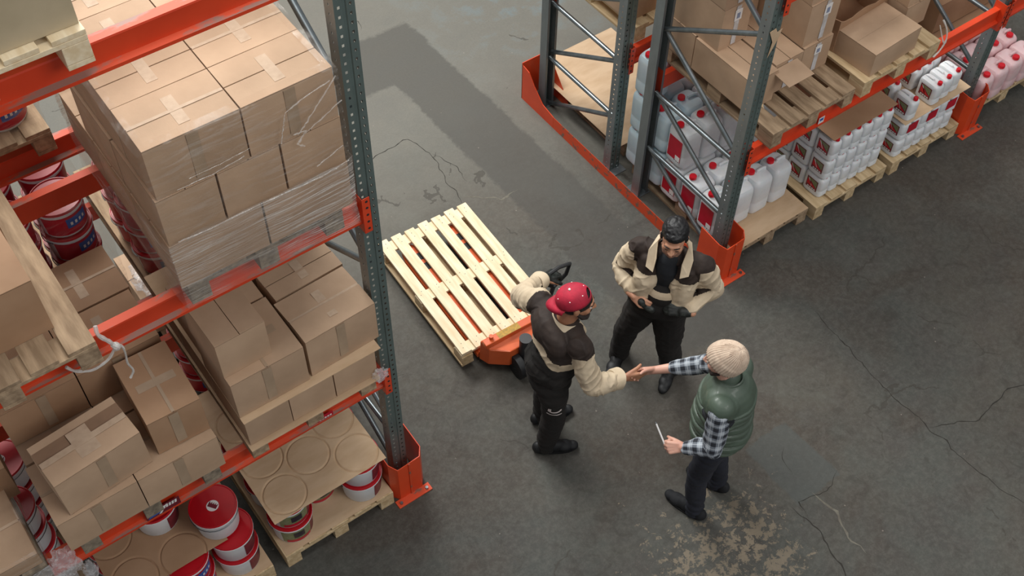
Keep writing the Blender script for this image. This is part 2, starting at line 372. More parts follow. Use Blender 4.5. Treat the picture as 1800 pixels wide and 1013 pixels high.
def beam(parent, x0, x1, y, zb, front=True, stick=None, clean=False):
    s = 1 if front else -1
    prof = [(.035, 0), (-.036, 0), (-.036, .016), (-.008, .024), (-.008, BH-.012), (-.014, BH-.008), (-.012, BH), (.035, BH)]
    # order: bottom, lip front, ledge, face, step, upper face, top, back
    mis = [0, 2, 1, 0, 0, 0, 1, 0]
    pr = [(a*s, b) for a, b in prof]
    m = M().sweep(pr, x0, x1, 'x', mis)
    b = obj('beam', m, [RED, RED if clean else DUSTY, RED], parent, loc=(0, y, zb), fix=True)
    for xx, sg in ((x0, 1), (x1, -1)):
        c = M()
        c.box(xx-(.004 if sg > 0 else 0), xx+(.004 if sg < 0 else 0), -.055, .05, -.06, .19)
        xa, xb = sorted((xx, xx-sg*.045))
        c.box(xa, xb, -.055*s-.002, -.055*s+.002, -.06, .19)
        k = obj('beam_connector', c, RED, b, loc=(0, 0, 0), bevel=.0015)
        for zz in (-.03, .02, .07, .12, .165):
            bb = M().cyl((xx-sg*.026, -.0585*s, zz), (xx-sg*.026, -.056*s, zz), .0075, n=10)
            obj('connector_slot', bb, DKPL, k)
    return b
def rack(label, xs, yf, yr, h, levels, rear_first=False, clean=False):
    t = thing('pallet_rack', label, 'pallet rack', (0, 0, 0), 0, None)
    for x in xs:
        upright(t, x, yf, h, True); upright(t, x, yr, h, False); braces(t, x, yf, yr, h) if not rear_first else braces_back(t, x, yf, yr, h)
    for i in range(len(xs)-1):
        for zb in levels:
            beam(t, xs[i]+.053, xs[i+1]-.053, yf+.025, zb, True, clean=clean); beam(t, xs[i]+.053, xs[i+1]-.053, yr-.025, zb, False, clean=clean)
    return t
def braces_back(parent, x, yf, yr, h):
    a = yf+.07; b = yr-.07
    def bar(p, q): return M().cyl(p, q, .019, n=10)
    for z in (.55, 1.12): obj('brace', bar((x, a, z), (x, b, z)), STEEL, parent, smooth=True)
    for z0 in (.0, .57, 1.15): obj('brace', bar((x+.02, b, z0+.03), (x+.02, a, z0+.53)), STEEL, parent, smooth=True)
    z = 1.72; side = True
    while z+.57 < h:
        p, q = ((x, a, z), (x, b, z+.55)) if side else ((x, b, z), (x, a, z+.55))
        obj('brace', bar(p, q), STEEL, parent, smooth=True); z += .57; side = not side
LX, LY = 1.767, 3.535; RX, RY = 4.747, 3.677; FX = 7.49
rackL = rack('front pallet rack at the left with orange-red beams and cardboard box loads', (LX-2.8, LX), LY, LY+1.0, 5.6, (1.22, 2.705, 4.19))
rackLB = rack('pallet rack standing behind the left one, holding wrapped red buckets', (LX-2.8, LX), LY+1.25, LY+2.25, 4.4, (1.22, 2.705), True)
rackR = rack('front pallet rack at the right with steel bracing and canister pallets', (RX, FX, FX+2.75), RY, RY+1.0, 5.2, (1.11, 2.53), clean=True)
rackRB = rack('rear pallet rack at the right standing back to back with the front one', (RX, FX), RY+1.28, RY+2.26, 4.6, (1.11,), True, True)
for i, (x, y, z) in enumerate(((LX, LY, 1.22),)): pass

def protector(label, loc, right=True):
    t = thing('upright_protector', label, 'rack guard', loc, 0, 'orange rack guards')
    m = M(); h = .42; e = .006
    # three plates in plan: left flank, front (split chamfer), right flank
    pts = [(-.125, .14), (-.125, -.06), (-.085, -.115), (.085, -.115), (.125, -.06), (.125, .14)]
    hs = [h*1.04, h, h*.93, h*.97, h, h*1.04]
    for (a, b), (c, d), h1, h2 in zip(pts, pts[1:], hs, hs[1:]):
        n = Vector((d-b, a-c, 0)).normalized()*e
        m.add([(a, b, 0), (c, d, 0), (c, d, h2), (a, b, h1), (a-n.x, b-n.y, 0), (c-n.x, d-n.y, 0), (c-n.x, d-n.y, h2), (a-n.x, b-n.y, h1)],
              [(0, 1, 2, 3), (7, 6, 5, 4), (0, 4, 5, 1), (3, 2, 6, 7), (1, 5, 6, 2), (0, 3, 7, 4)])
    obj('guard_plate', m, ORANGE, t, bevel=.001)
    r = M().box(-.006, .006, -.122, -.115, .0, h*.94); obj('guard_seam', r, WORNO, t)
    fpl = M().box(-.13, .13, -.17, -.11, 0, .01); obj('foot_flange', fpl, WORNO, t, bevel=.002)
    for sx in (-.1, .1):
        obj('bolt', M().cyl((sx, -.145, .01), (sx, -.145, .024), .011, n=6), STEEL, t)
    return t
protector('orange guard around the left rack upright beside the bucket pallet', (LX, LY, 0))
protector('orange guard around the right rack upright behind the smiling worker', (RX, RY, 0))
protector('orange guard around the far rack upright by the pink canisters', (FX, RY, 0))

# rail guard along the side of the right racks
t = thing('rack_end_rail', 'long orange floor rail guarding the side of the right racks', 'rack guard', (RX-.125, 0, 0))
y0, y1 = RY+.145, RY+2.40
prof = [(0, 0), (.06, 0), (.06, .008), (.008, .012), (.008, .115), (0, .12)]
m = M().sweep(prof, y0, y1-.452, 'y', [0]*6); obj('rail', m, WORNO, t)
hz = [(y1-.45, .12), (y1-.30, .15), (y1-.18, .26), (y1-.10, .36), (y1, .38)]
m = M(); pf = [(y1-.45, 0)]+hz+[(y1, 0)]
n = len(pf); m.add([(0, a, b) for a, b in pf]+[(.006, a, b) for a, b in pf], [tuple(range(n)), tuple(range(n, 2*n))[::-1]]+[(i, n+i, n+(i+1) % n, (i+1) % n) for i in range(n)])
obj('end_plate', m, ORANGE, t)
m = M().box(0, .25, y1-.006, y1, 0, .40); obj('end_plate', m, ORANGE, t)
m = M(); pf = [(y1, 0), (y1, .40), (y1-.08, .36), (y1-.33, .06), (y1-.33, 0)]; n = 5
m.add([(.25, a, b) for a, b in pf]+[(.256, a, b) for a, b in pf], [tuple(range(n)), tuple(range(n, 2*n))[::-1]]+[(i, n+i, n+(i+1) % n, (i+1) % n) for i in range(n)])
obj('end_plate', m, ORANGE, t)
for yy in (y0+.35, y0+1.2, y1-.6): obj('bolt', M().cyl((.035, yy, .006), (.035, yy, .022), .012, n=6), STEEL, t)

# ---------------------------------------------------------------- pallets
def pallet_mesh(w=.8, l=1.2, boards=5, wood=WOODO, blockm=None, bw=None, name='wooden_pallet', jitter=.003, bl=None):
    blockm = blockm or wood
    t = thing(name, 'pallet', 'pallet')
    bw = bw or (w/boards*.78 if boards > 3 else .145)
    for i in range(boards):
        x = -w/2+bw/2+(w-bw)*i/(boards-1); j = random.uniform(-jitter, jitter)
        obj('deck_board', M().box(x-bw/2, x+bw/2, -l/2+j, l/2+j, .122, .144), wood, t, bevel=.002)
    for yy in (-l/2+.07, 0, l/2-.07):
        obj('cross_board', M().box(-w/2, w/2, yy-.07, yy+.07, .1, .1215), wood, t, bevel=.002)
    for x in (-w/2+.05, 0, w/2-.05):
        for yy in (-l/2+.07, 0, l/2-.07):
            obj('block', M().box(x-.05, x+.05, yy-.07, yy+.07, .0225, .0995), blockm, t, bevel=.003)
        obj('bottom_board', M().box(x-.05, x+.05, -l/2, l/2, 0, .022), wood, t, bevel=.002)
    return t
GP = 'pallets stored in the racks'
def pal(kind, loc, label, rz=0):
    B = {'old': lambda: pallet_mesh(wood=WOODO), 'grey': lambda: pallet_mesh(wood=WOODG, blockm=WOODG), 'pale': lambda: pallet_mesh(wood=WOODL),
         'newish': lambda: pallet_mesh(wood=WOODN), 'six': lambda: pallet_mesh(wood=WOODO, boards=6, bw=.115)}[kind]
    return place('pal_'+kind, B, loc, rz, label, GP)
PY = 3.43+.6
Z1, Z2, Z3 = 1.35, 2.835, 4.32
ZR = 1.24; PT = .144
# left rack, ground
pal('pale', (1.235, PY, 0), 'ground pallet by the left orange guard under sheeted red buckets')
pal('pale', (.345, PY, 0), 'ground pallet under the open red-lidded bucket stack at bottom left')
# left rack, level 1
pal('old', (1.24, PY+.035, Z1), 'pallet under the unwrapped cardboard boxes just above the sheeted buckets')
pal('grey', (.25, PY+.04, Z1), 'grey pallet under the crumpled boxes with the tilted box on top')
pal('grey', (-.73, PY+.02, Z1), 'grey pallet at the lower left edge carrying film-covered cardboard')
# left rack, level 2
pal('grey', (1.185, PY+.02, Z2), 'dark pallet beneath the tall film-wrapped box stack')
pal('old', (-.07, PY-.03, Z2), 'pallet at the left edge with wide deck boards and two large boxes')
# left rack, level 3
pal('newish', (.33, PY+.02, Z3), 'pale pallet corner on the topmost orange beam at upper left')
# rack behind left
pal('old', (.28, 5.33, Z2), 'dim pallet under wrapped buckets on the upper rear shelf')
pal('old', (1.25, 5.33, Z2), 'dim pallet behind the tall wrapped stack on the rear shelf')
pal('old', (.36, 5.33, Z1), 'dim pallet under the wrapped buckets on the lower rear shelf')
pal('old', (1.28, 5.33, Z1), 'dim pallet on the lower rear shelf behind the wrapped stack')
pal('old', (.3, 5.33, 0), 'rear ground pallet deep behind the left rack')
pal('old', (1.2, 5.33, 0), 'rear ground pallet behind the sheeted bucket pallet')
# right rack, ground
pal('six', (5.24, 4.24, 0), 'ground pallet under the large white canisters beside the worker')
pal('pale', (6.09, 4.20, 0), 'ground pallet under the three-layer block of small canisters')
pal('pale', (6.95, 4.19, 0), 'ground pallet beside the far orange guard under small canisters')
pal('pale', (8.02, 4.24, 0), 'ground pallet under pink canisters at the right edge')
pal('old', (5.3, 5.62, 0), 'ground pallet covered by a bare brown sheet in the rear right rack')
# right rack, level 1
pal('old', (5.33, 4.22, ZR), 'weathered pallet with bare slats in front of tall taped boxes')
pal('pale', (6.22, 4.22, ZR), 'upper right pallet under torn boxes with pale edge boards')
pal('pale', (5.27, 5.62, ZR), 'pale pallet on the rear right rack seen between the braces')
# ---------------------------------------------------------------- cardboard boxes
def carton(label, dims, loc, rz=0, group=None, seam='x', gap=.006, lift=(0, 0), tape='clear', mats=None, name='cardboard_box', tilt=None, tapew=.042, bulge=.004, side_tape=True):
    w, d, h = dims; t = thing(name, label, 'cardboard box', loc, rz, group); bm_ = mats or CARD
    if tilt: t.rotation_euler[0] = tilt[0]; t.rotation_euler[1] = tilt[1]
    # body: walls + floor with a slight bulge
    m = M(); n = 4; e = .004
    def ring(z, k):
        pts = []
        for s, (ax, ay, bx, by) in enumerate(((-1, -1, 1, -1), (1, -1, 1, 1), (1, 1, -1, 1), (-1, 1, -1, -1))):
            for i in range(n):
                f_ = i/n; x = ax+(bx-ax)*f_; y = ay+(by-ay)*f_; bl = k*bulge*sin(pi*f_)
                ox, oy = ((0, -1), (1, 0), (0, 1), (-1, 0))[s]
                pts.append((x*w/2+ox*bl, y*d/2+oy*bl, z))
        return pts
    zs = [(0, 0), (h*.25, .7), (h*.5, 1), (h*.75, .8), (h-.003, .15)]
    R = 4*n
    for z, k in zs: m.v += ring(z, k)
    for a in range(len(zs)-1):
        for i in range(R): m.f.append((a*R+i, a*R+(i+1) % R, (a+1)*R+(i+1) % R, (a+1)*R+i)); m.m.append(0)
    m.f.append(tuple(range(R))[::-1]); m.m.append(0)
    m.f.append(tuple(range((len(zs)-1)*R, len(zs)*R))); m.m.append(1)
    obj('box_body', m, [bm_, CARDD], t)
    for sgn, lf in ((-1, lift[0]), (1, lift[1])):
        q = M()
        if seam == 'x': y0, y1 = sorted((sgn*gap/2, sgn*d/2)); hinge = sgn*d/2
        else: y0, y1 = sorted((sgn*gap/2, sgn*w/2)); hinge = sgn*w/2
        L = (w if seam == 'x' else d)/2
        zi = h-.001+lf; zo = h-.001
        za, zb = (zo, zi) if sgn < 0 else (zi, zo)
        vs = []
        for zz in (0, .004):
            for (u, vv, z) in ((-L, y0, za), (L, y0, za), (L, y1, zb), (-L, y1, zb)):
                vs.append((u, vv, z+zz) if seam == 'x' else (vv, -u, z+zz))
        q.add(vs, [(0, 3, 2, 1), (4, 5, 6, 7), (0, 1, 5, 4), (1, 2, 6, 5), (2, 3, 7, 6), (3, 0, 4, 7)])
        obj('top_flap', q, bm_, t)
    if tape:
        tm = {'clear': CLEART, 'brown': TAPE, 'white': WTAPE}[tape]; g = M()
        L = (w if seam == 'x' else d)/2+.005; zz = h+.0035+max(lift)*.5
        a = tapew/2
        if tape == 'cross':
            pass
        if seam == 'x': g.box(-a*1.2, a*1.2, -d*.31, d*.31, zz-.001, zz+.001)
        else: g.box(-w*.36, w*.36, -a*1.2, a*1.2, zz-.001, zz+.001)
        if tape != 'clear' or random.random() < .5:
            if seam == 'x': g.box(-L*.97, L*.97, -a*.4, a*.4, zz+.001, zz+.002)
            else: g.box(-a*.4, a*.4, -L*.97, L*.97, zz+.001, zz+.002)
        obj('packing_tape', g, tm, t)
        if side_tape:
            g = M(); sx = random.uniform(-.04, .04)*w
            g.box(sx-.026, sx+.026, -d/2-bulge-.0015, -d/2-bulge-.0005, h*.1, h*.98)
            obj('packing_tape', g, TAPE, t)
    return t
G = 'cardboard boxes on the left rack'
def boxrow(xs, y, d, z, h, labels, group=G, **k):
    for (a, b), lb in zip(zip(xs, xs[1:]), labels):
        carton(lb, (b-a-.006, d-.004, h), ((a+b)/2, y+d/2, z), random.uniform(-.006, .006), group, **k)

# -- tall wrapped stack on the upper middle shelf (base 2.979)
zb = Z2+PT+.002; H3 = .283
for r in range(4):
    ad = ('front', 'second', 'third', 'rear')[r]
    y = 3.445+r*.29
    boxrow([.775, 1.205, 1.635], y, .29, zb+2*H3, H3-.004, [f'wrapped top-layer box of the tall stack, left column, {ad} row from aisle', f'wrapped top-layer box of the tall stack, right column, {ad} row from aisle'], 'boxes of the tall wrapped stack', side_tape=(r == 0))
for i, (a, b) in enumerate(((.765, 1.035), (1.045, 1.335), (1.345, 1.635))):
    carton(f'wrapped box in the middle layer of the tall stack, {("left", "centre", "right")[i]} of the face', (b-a, .43, H3-.004), ((a+b)/2, 3.445+.215, zb+H3), 0, 'boxes of the tall wrapped stack', seam='y', tape=None)
    carton(f'wrapped box in the middle layer of the tall stack, rear {("left", "centre", "right")[i]} position', (b-a, .43, H3-.004), ((a+b)/2, 3.885+.215, zb+H3), 0, 'boxes of the tall wrapped stack', seam='y', tape=None)
for i, (a, b) in enumerate(((.76, 1.20), (1.21, 1.64))):
    for r in range(3):
        carton(f'densely filmed box in the bottom layer of the tall stack, {("left", "right")[i]} half, {("front", "middle", "rear")[r]}', (b-a, .385, H3-.004), ((a+b)/2, 3.44+.195+r*.39, zb), 0, 'boxes of the tall wrapped stack', tape=None)
def wrapshell(name_label, x0, x1, y0, y1, z0, z1, mt, part_mt=None, zsplit=None, group=None, top=.05):
    t = thing('stretch_wrap', name_label, 'stretch wrap', ((x0+x1)/2, (y0+y1)/2, z0), 0, group)
    w, d, h = (x1-x0)/2, (y1-y0)/2, z1-z0
    def shell(za, zc, mt, nm, off=0, rim=0):
        m = M(); nx = 26; ny = 26; nz = max(4, int((zc-za)/.035)); ring = []
        for i in range(nx): ring.append((-w+2*w*i/nx, -d, 0, -1))
        for i in range(ny): ring.append((w, -d+2*d*i/ny, 1, 0))
        for i in range(nx): ring.append((w-2*w*i/nx, d, 0, 1))
        for i in range(ny): ring.append((-w, d-2*d*i/ny, -1, 0))
        R = len(ring)
        for k in range(nz+1):
            z = za+(zc-za)*k/nz
            for (x, y, ox, oy) in ring:
                o_ = off+.004+.010*noise.noise(Vector((x*6+z0, y*6, z*14)))
                m.v.append((x+ox*o_, y+oy*o_, z))
        for k in range(nz):
            for i in range(R): m.f.append((k*R+i, k*R+(i+1) % R, (k+1)*R+(i+1) % R, (k+1)*R+i)); m.m.append(0)
        if rim:
            b_ = len(m.v); m.v += [(x*(1-rim/w), y*(1-rim/d), zc+.006) for x, y, _, _ in ring]
            for i in range(R): m.f.append((nz*R+i, nz*R+(i+1) % R, b_+(i+1) % R, b_+i)); m.m.append(0)
        return obj(nm, m, mt, t, smooth=True, fix=False)
    shell(0, h, mt, 'film', rim=top)
    if zsplit: shell(0.0, zsplit, part_mt, 'dense_film', .006)
    return t
tw = wrapshell('clear stretch film around the tall box stack above the middle beam', .752, 1.648, 3.43, 4.62, Z2+.02, zb+3*H3+.004, WRAP, WRAPD, .144+.30)
CREASE = wrap_mat('film_crease', .18, .7, (20, 20, 20), (.95, .93, .9, 1))
for pts, w_ in (([(1.63, 3.80), (1.55, 3.71), (1.47, 3.63), (1.42, 3.58)], .0035), ([(1.60, 3.79), (1.47, 3.76), (1.38, 3.73), (1.36, 3.66), (1.34, 3.57)], .003),
                ([(1.40, 3.59), (1.46, 3.58), (1.41, 3.53), (1.44, 3.50)], .0045), ([(1.645, 3.66), (1.55, 3.61), (1.45, 3.57)], .0028), ([(1.17, 3.60), (1.02, 3.58), (.86, 3.59)], .002),
                ([(1.20, 3.63), (1.06, 3.615), (.92, 3.62)], .0015), ([(1.62, 3.40), (1.52, 3.36), (1.48, 3.35)], .003), ([(.80, 3.30), (.95, 3.285), (1.2, 3.29), (1.5, 3.275), (1.64, 3.29)], .004)):
    P3 = [Vector((x-1.2, 3.418-4.025+.003*sin(i*2), z-(Z2+.02))) for i, (x, z) in enumerate(pts)]; fine = []
    for i in range(len(P3)-1):
        for k in range(6): fine.append(P3[i].lerp(P3[i+1], k/6)+Vector((noise.noise(P3[i]*9+Vector((k, 0, 0))), 0, noise.noise(P3[i]*7+Vector((0, k, 0)))))*.006)
    fine.append(P3[-1]); obj('film_crease', M().tube(fine, [w_*(.5+abs(noise.noise(p*31))*1.5) for p in fine], 6), CREASE, tw, smooth=True)

# -- unwrapped boxes on level 1, right pallet (base 1.494)
zb = Z1+PT+.002
s = M().box(-.41, .41, -.6, .6, 0, .006); o = obj('cardboard_sheet', s, SHEET, loc=(1.24, PY-.01, zb)); tag(o, 'flat cardboard sheet between pallet and the unwrapped boxes', 'cardboard sheet')
zb += .008; h1 = .285
boxrow([.84, 1.11, 1.385, 1.655], 3.455, .40, zb, h1, ['lower box at the left of the unwrapped stack, front face bare', 'lower box in the middle of the unwrapped stack, front face bare', 'lower box at the right of the unwrapped stack near the upright'], seam='y', tape=None)
boxrow([.84, 1.25, 1.655], 3.87, .38, zb, h1, ['rear lower left box of the unwrapped stack', 'rear lower right box of the unwrapped stack'])
boxrow([.84, 1.25, 1.655], 4.26, .35, zb, h1, ['rearmost lower left box of the unwrapped stack', 'rearmost lower right box of the unwrapped stack'])
z2 = zb+h1+.006
s = M().box(-.41, .43, -.6, .6, 0, .004); o = obj('cardboard_sheet', s, SHEET, loc=(1.24, PY-.02, z2)); tag(o, 'thin cardboard layer between the two tiers of the unwrapped boxes', 'cardboard sheet'); z2 += .006
carton('low wide box under the small top box, taped top dented', (.42, .40, .30), (1.042, 3.655, z2), .0, G, seam='y', tape='brown')
carton('large box with gaping flaps and clear tape at the right front of the unwrapped stack', (.43, .315, .305), (1.482, 3.63, z2), radians(2), G, seam='x', gap=.016, lift=(.012, .008))
carton('box with taped ragged seam behind the gaping box, next to the upright', (.42, .22, .30), (1.49, 3.915, z2), radians(2), G, seam='x', gap=.008, lift=(.004, .0))
carton('box behind the small top box, its flaps half hidden by the beam', (.40, .36, .28), (1.05, 4.06, z2), 0, G, tape='clear')
carton('rear right box of the unwrapped upper tier below the beam', (.42, .3, .28), (1.46, 4.24, z2), 0, G)
carton('small box perched on top of the unwrapped boxes at their left', (.275, .37, .275), (.965, 3.70, z2+.304), radians(1), G, seam='y', tape=None, gap=.004)

# -- crumpled stack on level 1, second pallet
zb = Z1+PT+.004; h1 = .275
boxrow([-.20, .235, .685], 3.44, .40, zb, h1, ['lower front box under the big tilted box, left half', 'lower front box at the right below the brown long box'], tape='brown', mats=CARD)
boxrow([-.19, .235, .675], 3.85, .39, zb, h1, ['second-row lower box at the left of the crumpled stack', 'second-row lower box at the right of the crumpled stack'], tape='brown')
boxrow([-.19, .235, .675], 4.25, .38, zb, h1, ['rear-row lower box at the left of the crumpled stack', 'rear-row lower box at the right of the crumpled stack'])
z2 = zb+h1+.008
carton('big box set askew on the crumpled stack, crinkled clear tape on top', (.465, .275, .285), (.105, 3.615, z2), radians(5.5), G, seam='x', gap=.022, lift=(.0, -.018), tapew=.09)
carton('long brown box with creased top beside the askew box', (.285, .43, .285), (.545, 3.725, z2), radians(-2), G, seam='y', tape='brown', mats=CARDR, gap=.003)
boxrow([-.19, .23, .69], 3.985, .37, z2, .285, ['box behind the askew box in the shade of the upper shelf', 'box behind the long brown box with a diagonal tape'], tape='brown', mats=CARDR)
boxrow([-.19, .25, .70], 4.365, .36, z2, .285, ['rear box of the crumpled stack hidden under the upper pallet', 'rear box of the crumpled stack with crossed shiny tapes'], tape='clear', mats=CARDR)

# -- film-covered cardboard at the lower left edge
zb = Z1+PT+.004
carton('flat film-covered box at the lower left edge of the frame', (.78, .46, .10), (-.73, 3.70, zb), 0, G, seam='x', tape='clear')
carton('brown box standing behind the flat film-covered box at the left edge', (.5, .42, .27), (-.53, 4.12, zb), 0, G, mats=CARDR, tape=None)
wrapshell('film around the flat boxes at the lower left edge', -1.125, -.325, 3.45, 4.64, Z1+.03, Z1+.28, WRAP, WRAPC, .10, top=.02)

# -- level 2, left edge
zb = Z2+PT+.002
carton('large plain box on the left-edge pallet of the upper shelf', (.52, .48, .33), (-.045, 3.81, zb), 0, G, seam='y', tape=None, mats=CARDR)
carton('second large box behind on the left-edge pallet of the upper shelf', (.50, .50, .33), (-.02, 4.32, zb), 0, G, tape=None, mats=CARDR)
# -- level 3 corner box
carton('large pale box on the topmost pallet at the upper left corner', (.80, 1.14, .62), (.325, 4.06, Z3+PT+.002), 0, G, seam='y', tape='brown', mats=mat('cardboard_olive', 'b9a98c', 'a99a7e', .8, ns=3))

# -- plastic knot tied round the beam, crumpled film remnants
def ribbon(label, strands, name='plastic_tie'):
    m = M()
    for pts, w in strands:
        pts = [Vector(p) for p in pts]; out = []
        for i in range(len(pts)-1):
            for k in range(5):
                f_ = k/5; out.append(pts[i].lerp(pts[i+1], f_))
        out.append(pts[-1]); sm = out[:]
        for _ in range(4): sm = [sm[0]]+[(sm[i-1]+sm[i]*2+sm[i+1])/4 for i in range(1, len(sm)-1)]+[sm[-1]]
        rad = [w*(.6+.5*abs(noise.noise(p*23))) for p in sm]
        m.tube(sm, rad, 7)
    o = obj(name, m, WRAPC2, smooth=True); return tag(o, label, 'plastic tie')
WRAPC2 = wrap_mat('knotted_film', .6, .5, (12, 12, 12), (.80, .78, .74, 1))
K = lambda x, z, y=3.47: (x, y, z)
ribbon('translucent plastic strip knotted round the middle orange beam', [
    ([K(.36, 3.0, 3.46), K(.35, 2.96, 3.44), K(.385, 2.89, 3.44), K(.40, 2.84, 3.44)], .014),
    ([K(.40, 2.84, 3.44), K(.36, 2.76, 3.45), K(.27, 2.74, 3.45), K(.20, 2.80, 3.45), K(.18, 2.84, 3.46)], .010),
    ([K(.40, 2.85, 3.44), K(.43, 2.82, 3.44), K(.43, 2.74, 3.45), K(.42, 2.66, 3.46), K(.44, 2.58, 3.47), K(.41, 2.54, 3.47)], .008),
    ([K(.39, 2.86, 3.44), K(.41, 2.84, 3.43), K(.395, 2.82, 3.44)], .019)])
def crumple(label, c, r, seed, stretch=(1, 1, 1), mt=None, name='crumpled_film'):
    m = M(); n1, n2 = 22, 14
    for i in range(n2+1):
        for j in range(n1):
            th = pi*i/n2; ph = 2*pi*j/n1; d = Vector((sin(th)*cos(ph), sin(th)*sin(ph), cos(th)))
            k = r*(1+.45*noise.noise(d*2.6+Vector((seed, 0, 0)))+.25*noise.noise(d*6+Vector((0, seed, 0))))
            m.v.append((d.x*k*stretch[0], d.y*k*stretch[1], d.z*k*stretch[2]))
    for i in range(n2):
        for j in range(n1): m.f.append((i*n1+j, i*n1+(j+1) % n1, (i+1)*n1+(j+1) % n1, (i+1)*n1+j)); m.m.append(0)
    o = obj(name, m, mt or WRAPC, loc=c, smooth=True); return tag(o, label, 'plastic film')
crumple('ball of clear film at the right end of the lower orange beam', (1.66, 3.44, 1.50), .045, 3, (1, .6, 1.2))
crumple('crumpled film trailing down at the left end of the lower orange beam', (-.26, 3.47, 1.36), .09, 5, (.8, .5, 1.6))
crumple('limp film strip hanging under the lower orange beam at bottom left', (-.17, 3.50, 1.13), .05, 8, (.7, .5, 1.8))
crumple('glossy film bag lying between the rear pallets under the shelf', (1.05, 5.62, .60), .11, 9, (1, 1.4, .8))

# sticker on lower beam
def sticker(label, x, y, z, w, h, cols, name='sticker', ry=0):
    t = thing(name, label, 'sticker', (x, y, z))
    obj('sticker_paper', M().box(-w/2, w/2, -.0015, 0, -h/2, h/2), cols[0], t)
    return t
t = sticker('blue, white and red bucket sticker on the lower orange beam', .30, 3.526-.0005, Z1-.075, .20, .075, [LABD])
obj('blue_flash', M().prism([(-.095, -.03), (-.02, -.02), (.0, .025), (-.05, .02)], .001, Matrix.Translation((0, -.0016, 0)) @ Matrix.Rotation(pi/2, 4, 'X')), LABB, t)
obj('white_stroke', M().prism([(-.03, -.03), (-.015, -.03), (.03, .03), (.02, .03)], .001, Matrix.Translation((0, -.0026, 0)) @ Matrix.Rotation(pi/2, 4, 'X')), LABW, t)
m = M()
for k in range(5): m.prism([(.0+k*.017, .0), (.012+k*.017, .0), (.016+k*.017, .028), (.004+k*.017, .028)], .001, Matrix.Translation((0, -.0036, 0)) @ Matrix.Rotation(pi/2, 4, 'X'))
obj('print', m, LABW, t)
t = sticker('small white and red sticker on the beam under the unwrapped stack', 1.32, 3.526-.0005, Z1-.085, .10, .045, [LABR])
m = M()
for k in range(5): m.box(-.04+k*.017, -.028+k*.017, -.0025, -.0016, -.015, -.003)
obj('print', m, LABW, t)
t = sticker('small white barcode sticker on the right orange beam', 5.50, RY-.009, ZR-.075, .055, .06, [LABW])
obj('print', M().box(-.018, .018, -.0025, -.0016, -.006, .018), LABB, t)

# ---------------------------------------------------------------- buckets
def bucket(R=.142, h=.205, style=0):
    t = thing('paint_bucket', 'bucket', 'bucket')
    obj('bucket_body', M().lathe([(R*.86, 0), (R*.88, .004), (R*.955, h*.82), (R*1.0, h*.83), (R*1.0, h*.87), (R*.965, h*.875), (R*.965, h-.012)], 36), WHITEP, t, smooth=True)
    obj('lid', M().lathe([(R*1.01, h-.018), (R*1.015, h-.002), (R*1.0, h+.001), (R*.965, h+.001), (R*.95, h-.005), (R*.001, h-.004)], 36), LIDR, t, smooth=True)
    obj('lid_rim', M().lathe([(R*1.0, h-.024), (R*1.02, h-.022), (R*1.02, h-.017), (R*1.0, h-.016)], 36), WHITEP, t, smooth=True)
    # label wraps part of the body: maroon, red or green-print panels
    def arc(a0, a1, z0, z1, mi_, nm, off=.0015):
        m = M(); n = 16
        for i in range(n+1):
            a = a0+(a1-a0)*i/n
            for z in (z0, z1):
                rr = R*(.88+(.955-.88)*z/(h*.82))+off; m.v.append((rr*cos(a), rr*sin(a), z))
        for i in range(n): m.f.append((2*i, 2*i+2, 2*i+3, 2*i+1)); m.m.append(0)
        return obj(nm, m, mi_, t, smooth=True, fix=False)
    z0, z1 = h*.08, h*.78
    if style == 0:
        arc(-1.25, -.35, z0, z1, LABD, 'label'); arc(-.35, .35, z0, z1, LABR, 'label'); arc(-.55, -.05, z0+.05, z1-.03, LABK, 'label_print', .0025)
    elif style == 1:
        arc(-2.5, -.95, z0, z1, LABG, 'label'); arc(-.95, -.35, z0, z1, LABD, 'label'); arc(-2.3, -1.0, z0, z0+.035, LABR, 'label_print', .0025); arc(-1.9, -1.35, z0+.055, z1-.02, LABK, 'label_print', .0025)
    else:
        arc(-2.9, .6, z0, z1, LABR, 'label'); arc(-1.9, -.9, z0+.05, z1-.02, LABB, 'label_print', .0025)
        for k in range(4): arc(-1.75+k*.2, -1.65+k*.2, z0+.07, z1-.05, LABW, 'label_print', .004)
    # lid sticker
    obj('lid_sticker', M().lathe([(R*.26, h-.0035), (R*.26, h-.0025), (.001, h-.0022)], 24), LABW, t)
    m = M().box(-R*.2, R*.2, -R*.14, R*.1, h-.0021, h-.0012)
    obj('lid_print', m, LABD, t)
    m = M()
    for k in range(4): m.box(-R*.17+k*R*.09, -R*.12+k*R*.09, -R*.17, -R*.08, h-.0011, h-.0004)
    obj('lid_print', m, LABW, t)
    pts = [(R*1.03*cos(a), R*1.03*sin(a), h*.84-.02*sin(a-.3)) for a in [.3+pi*i/16 for i in range(17)]]
    obj('handle', M().tube(pts, .003, 6), STEEL, t, smooth=True)
    return t
def bk(style, loc, rz, label, group='red-lidded buckets'):
    return place(f'bucket{style}', lambda: bucket(style=style), loc, rz, label, group)
BHt = .207
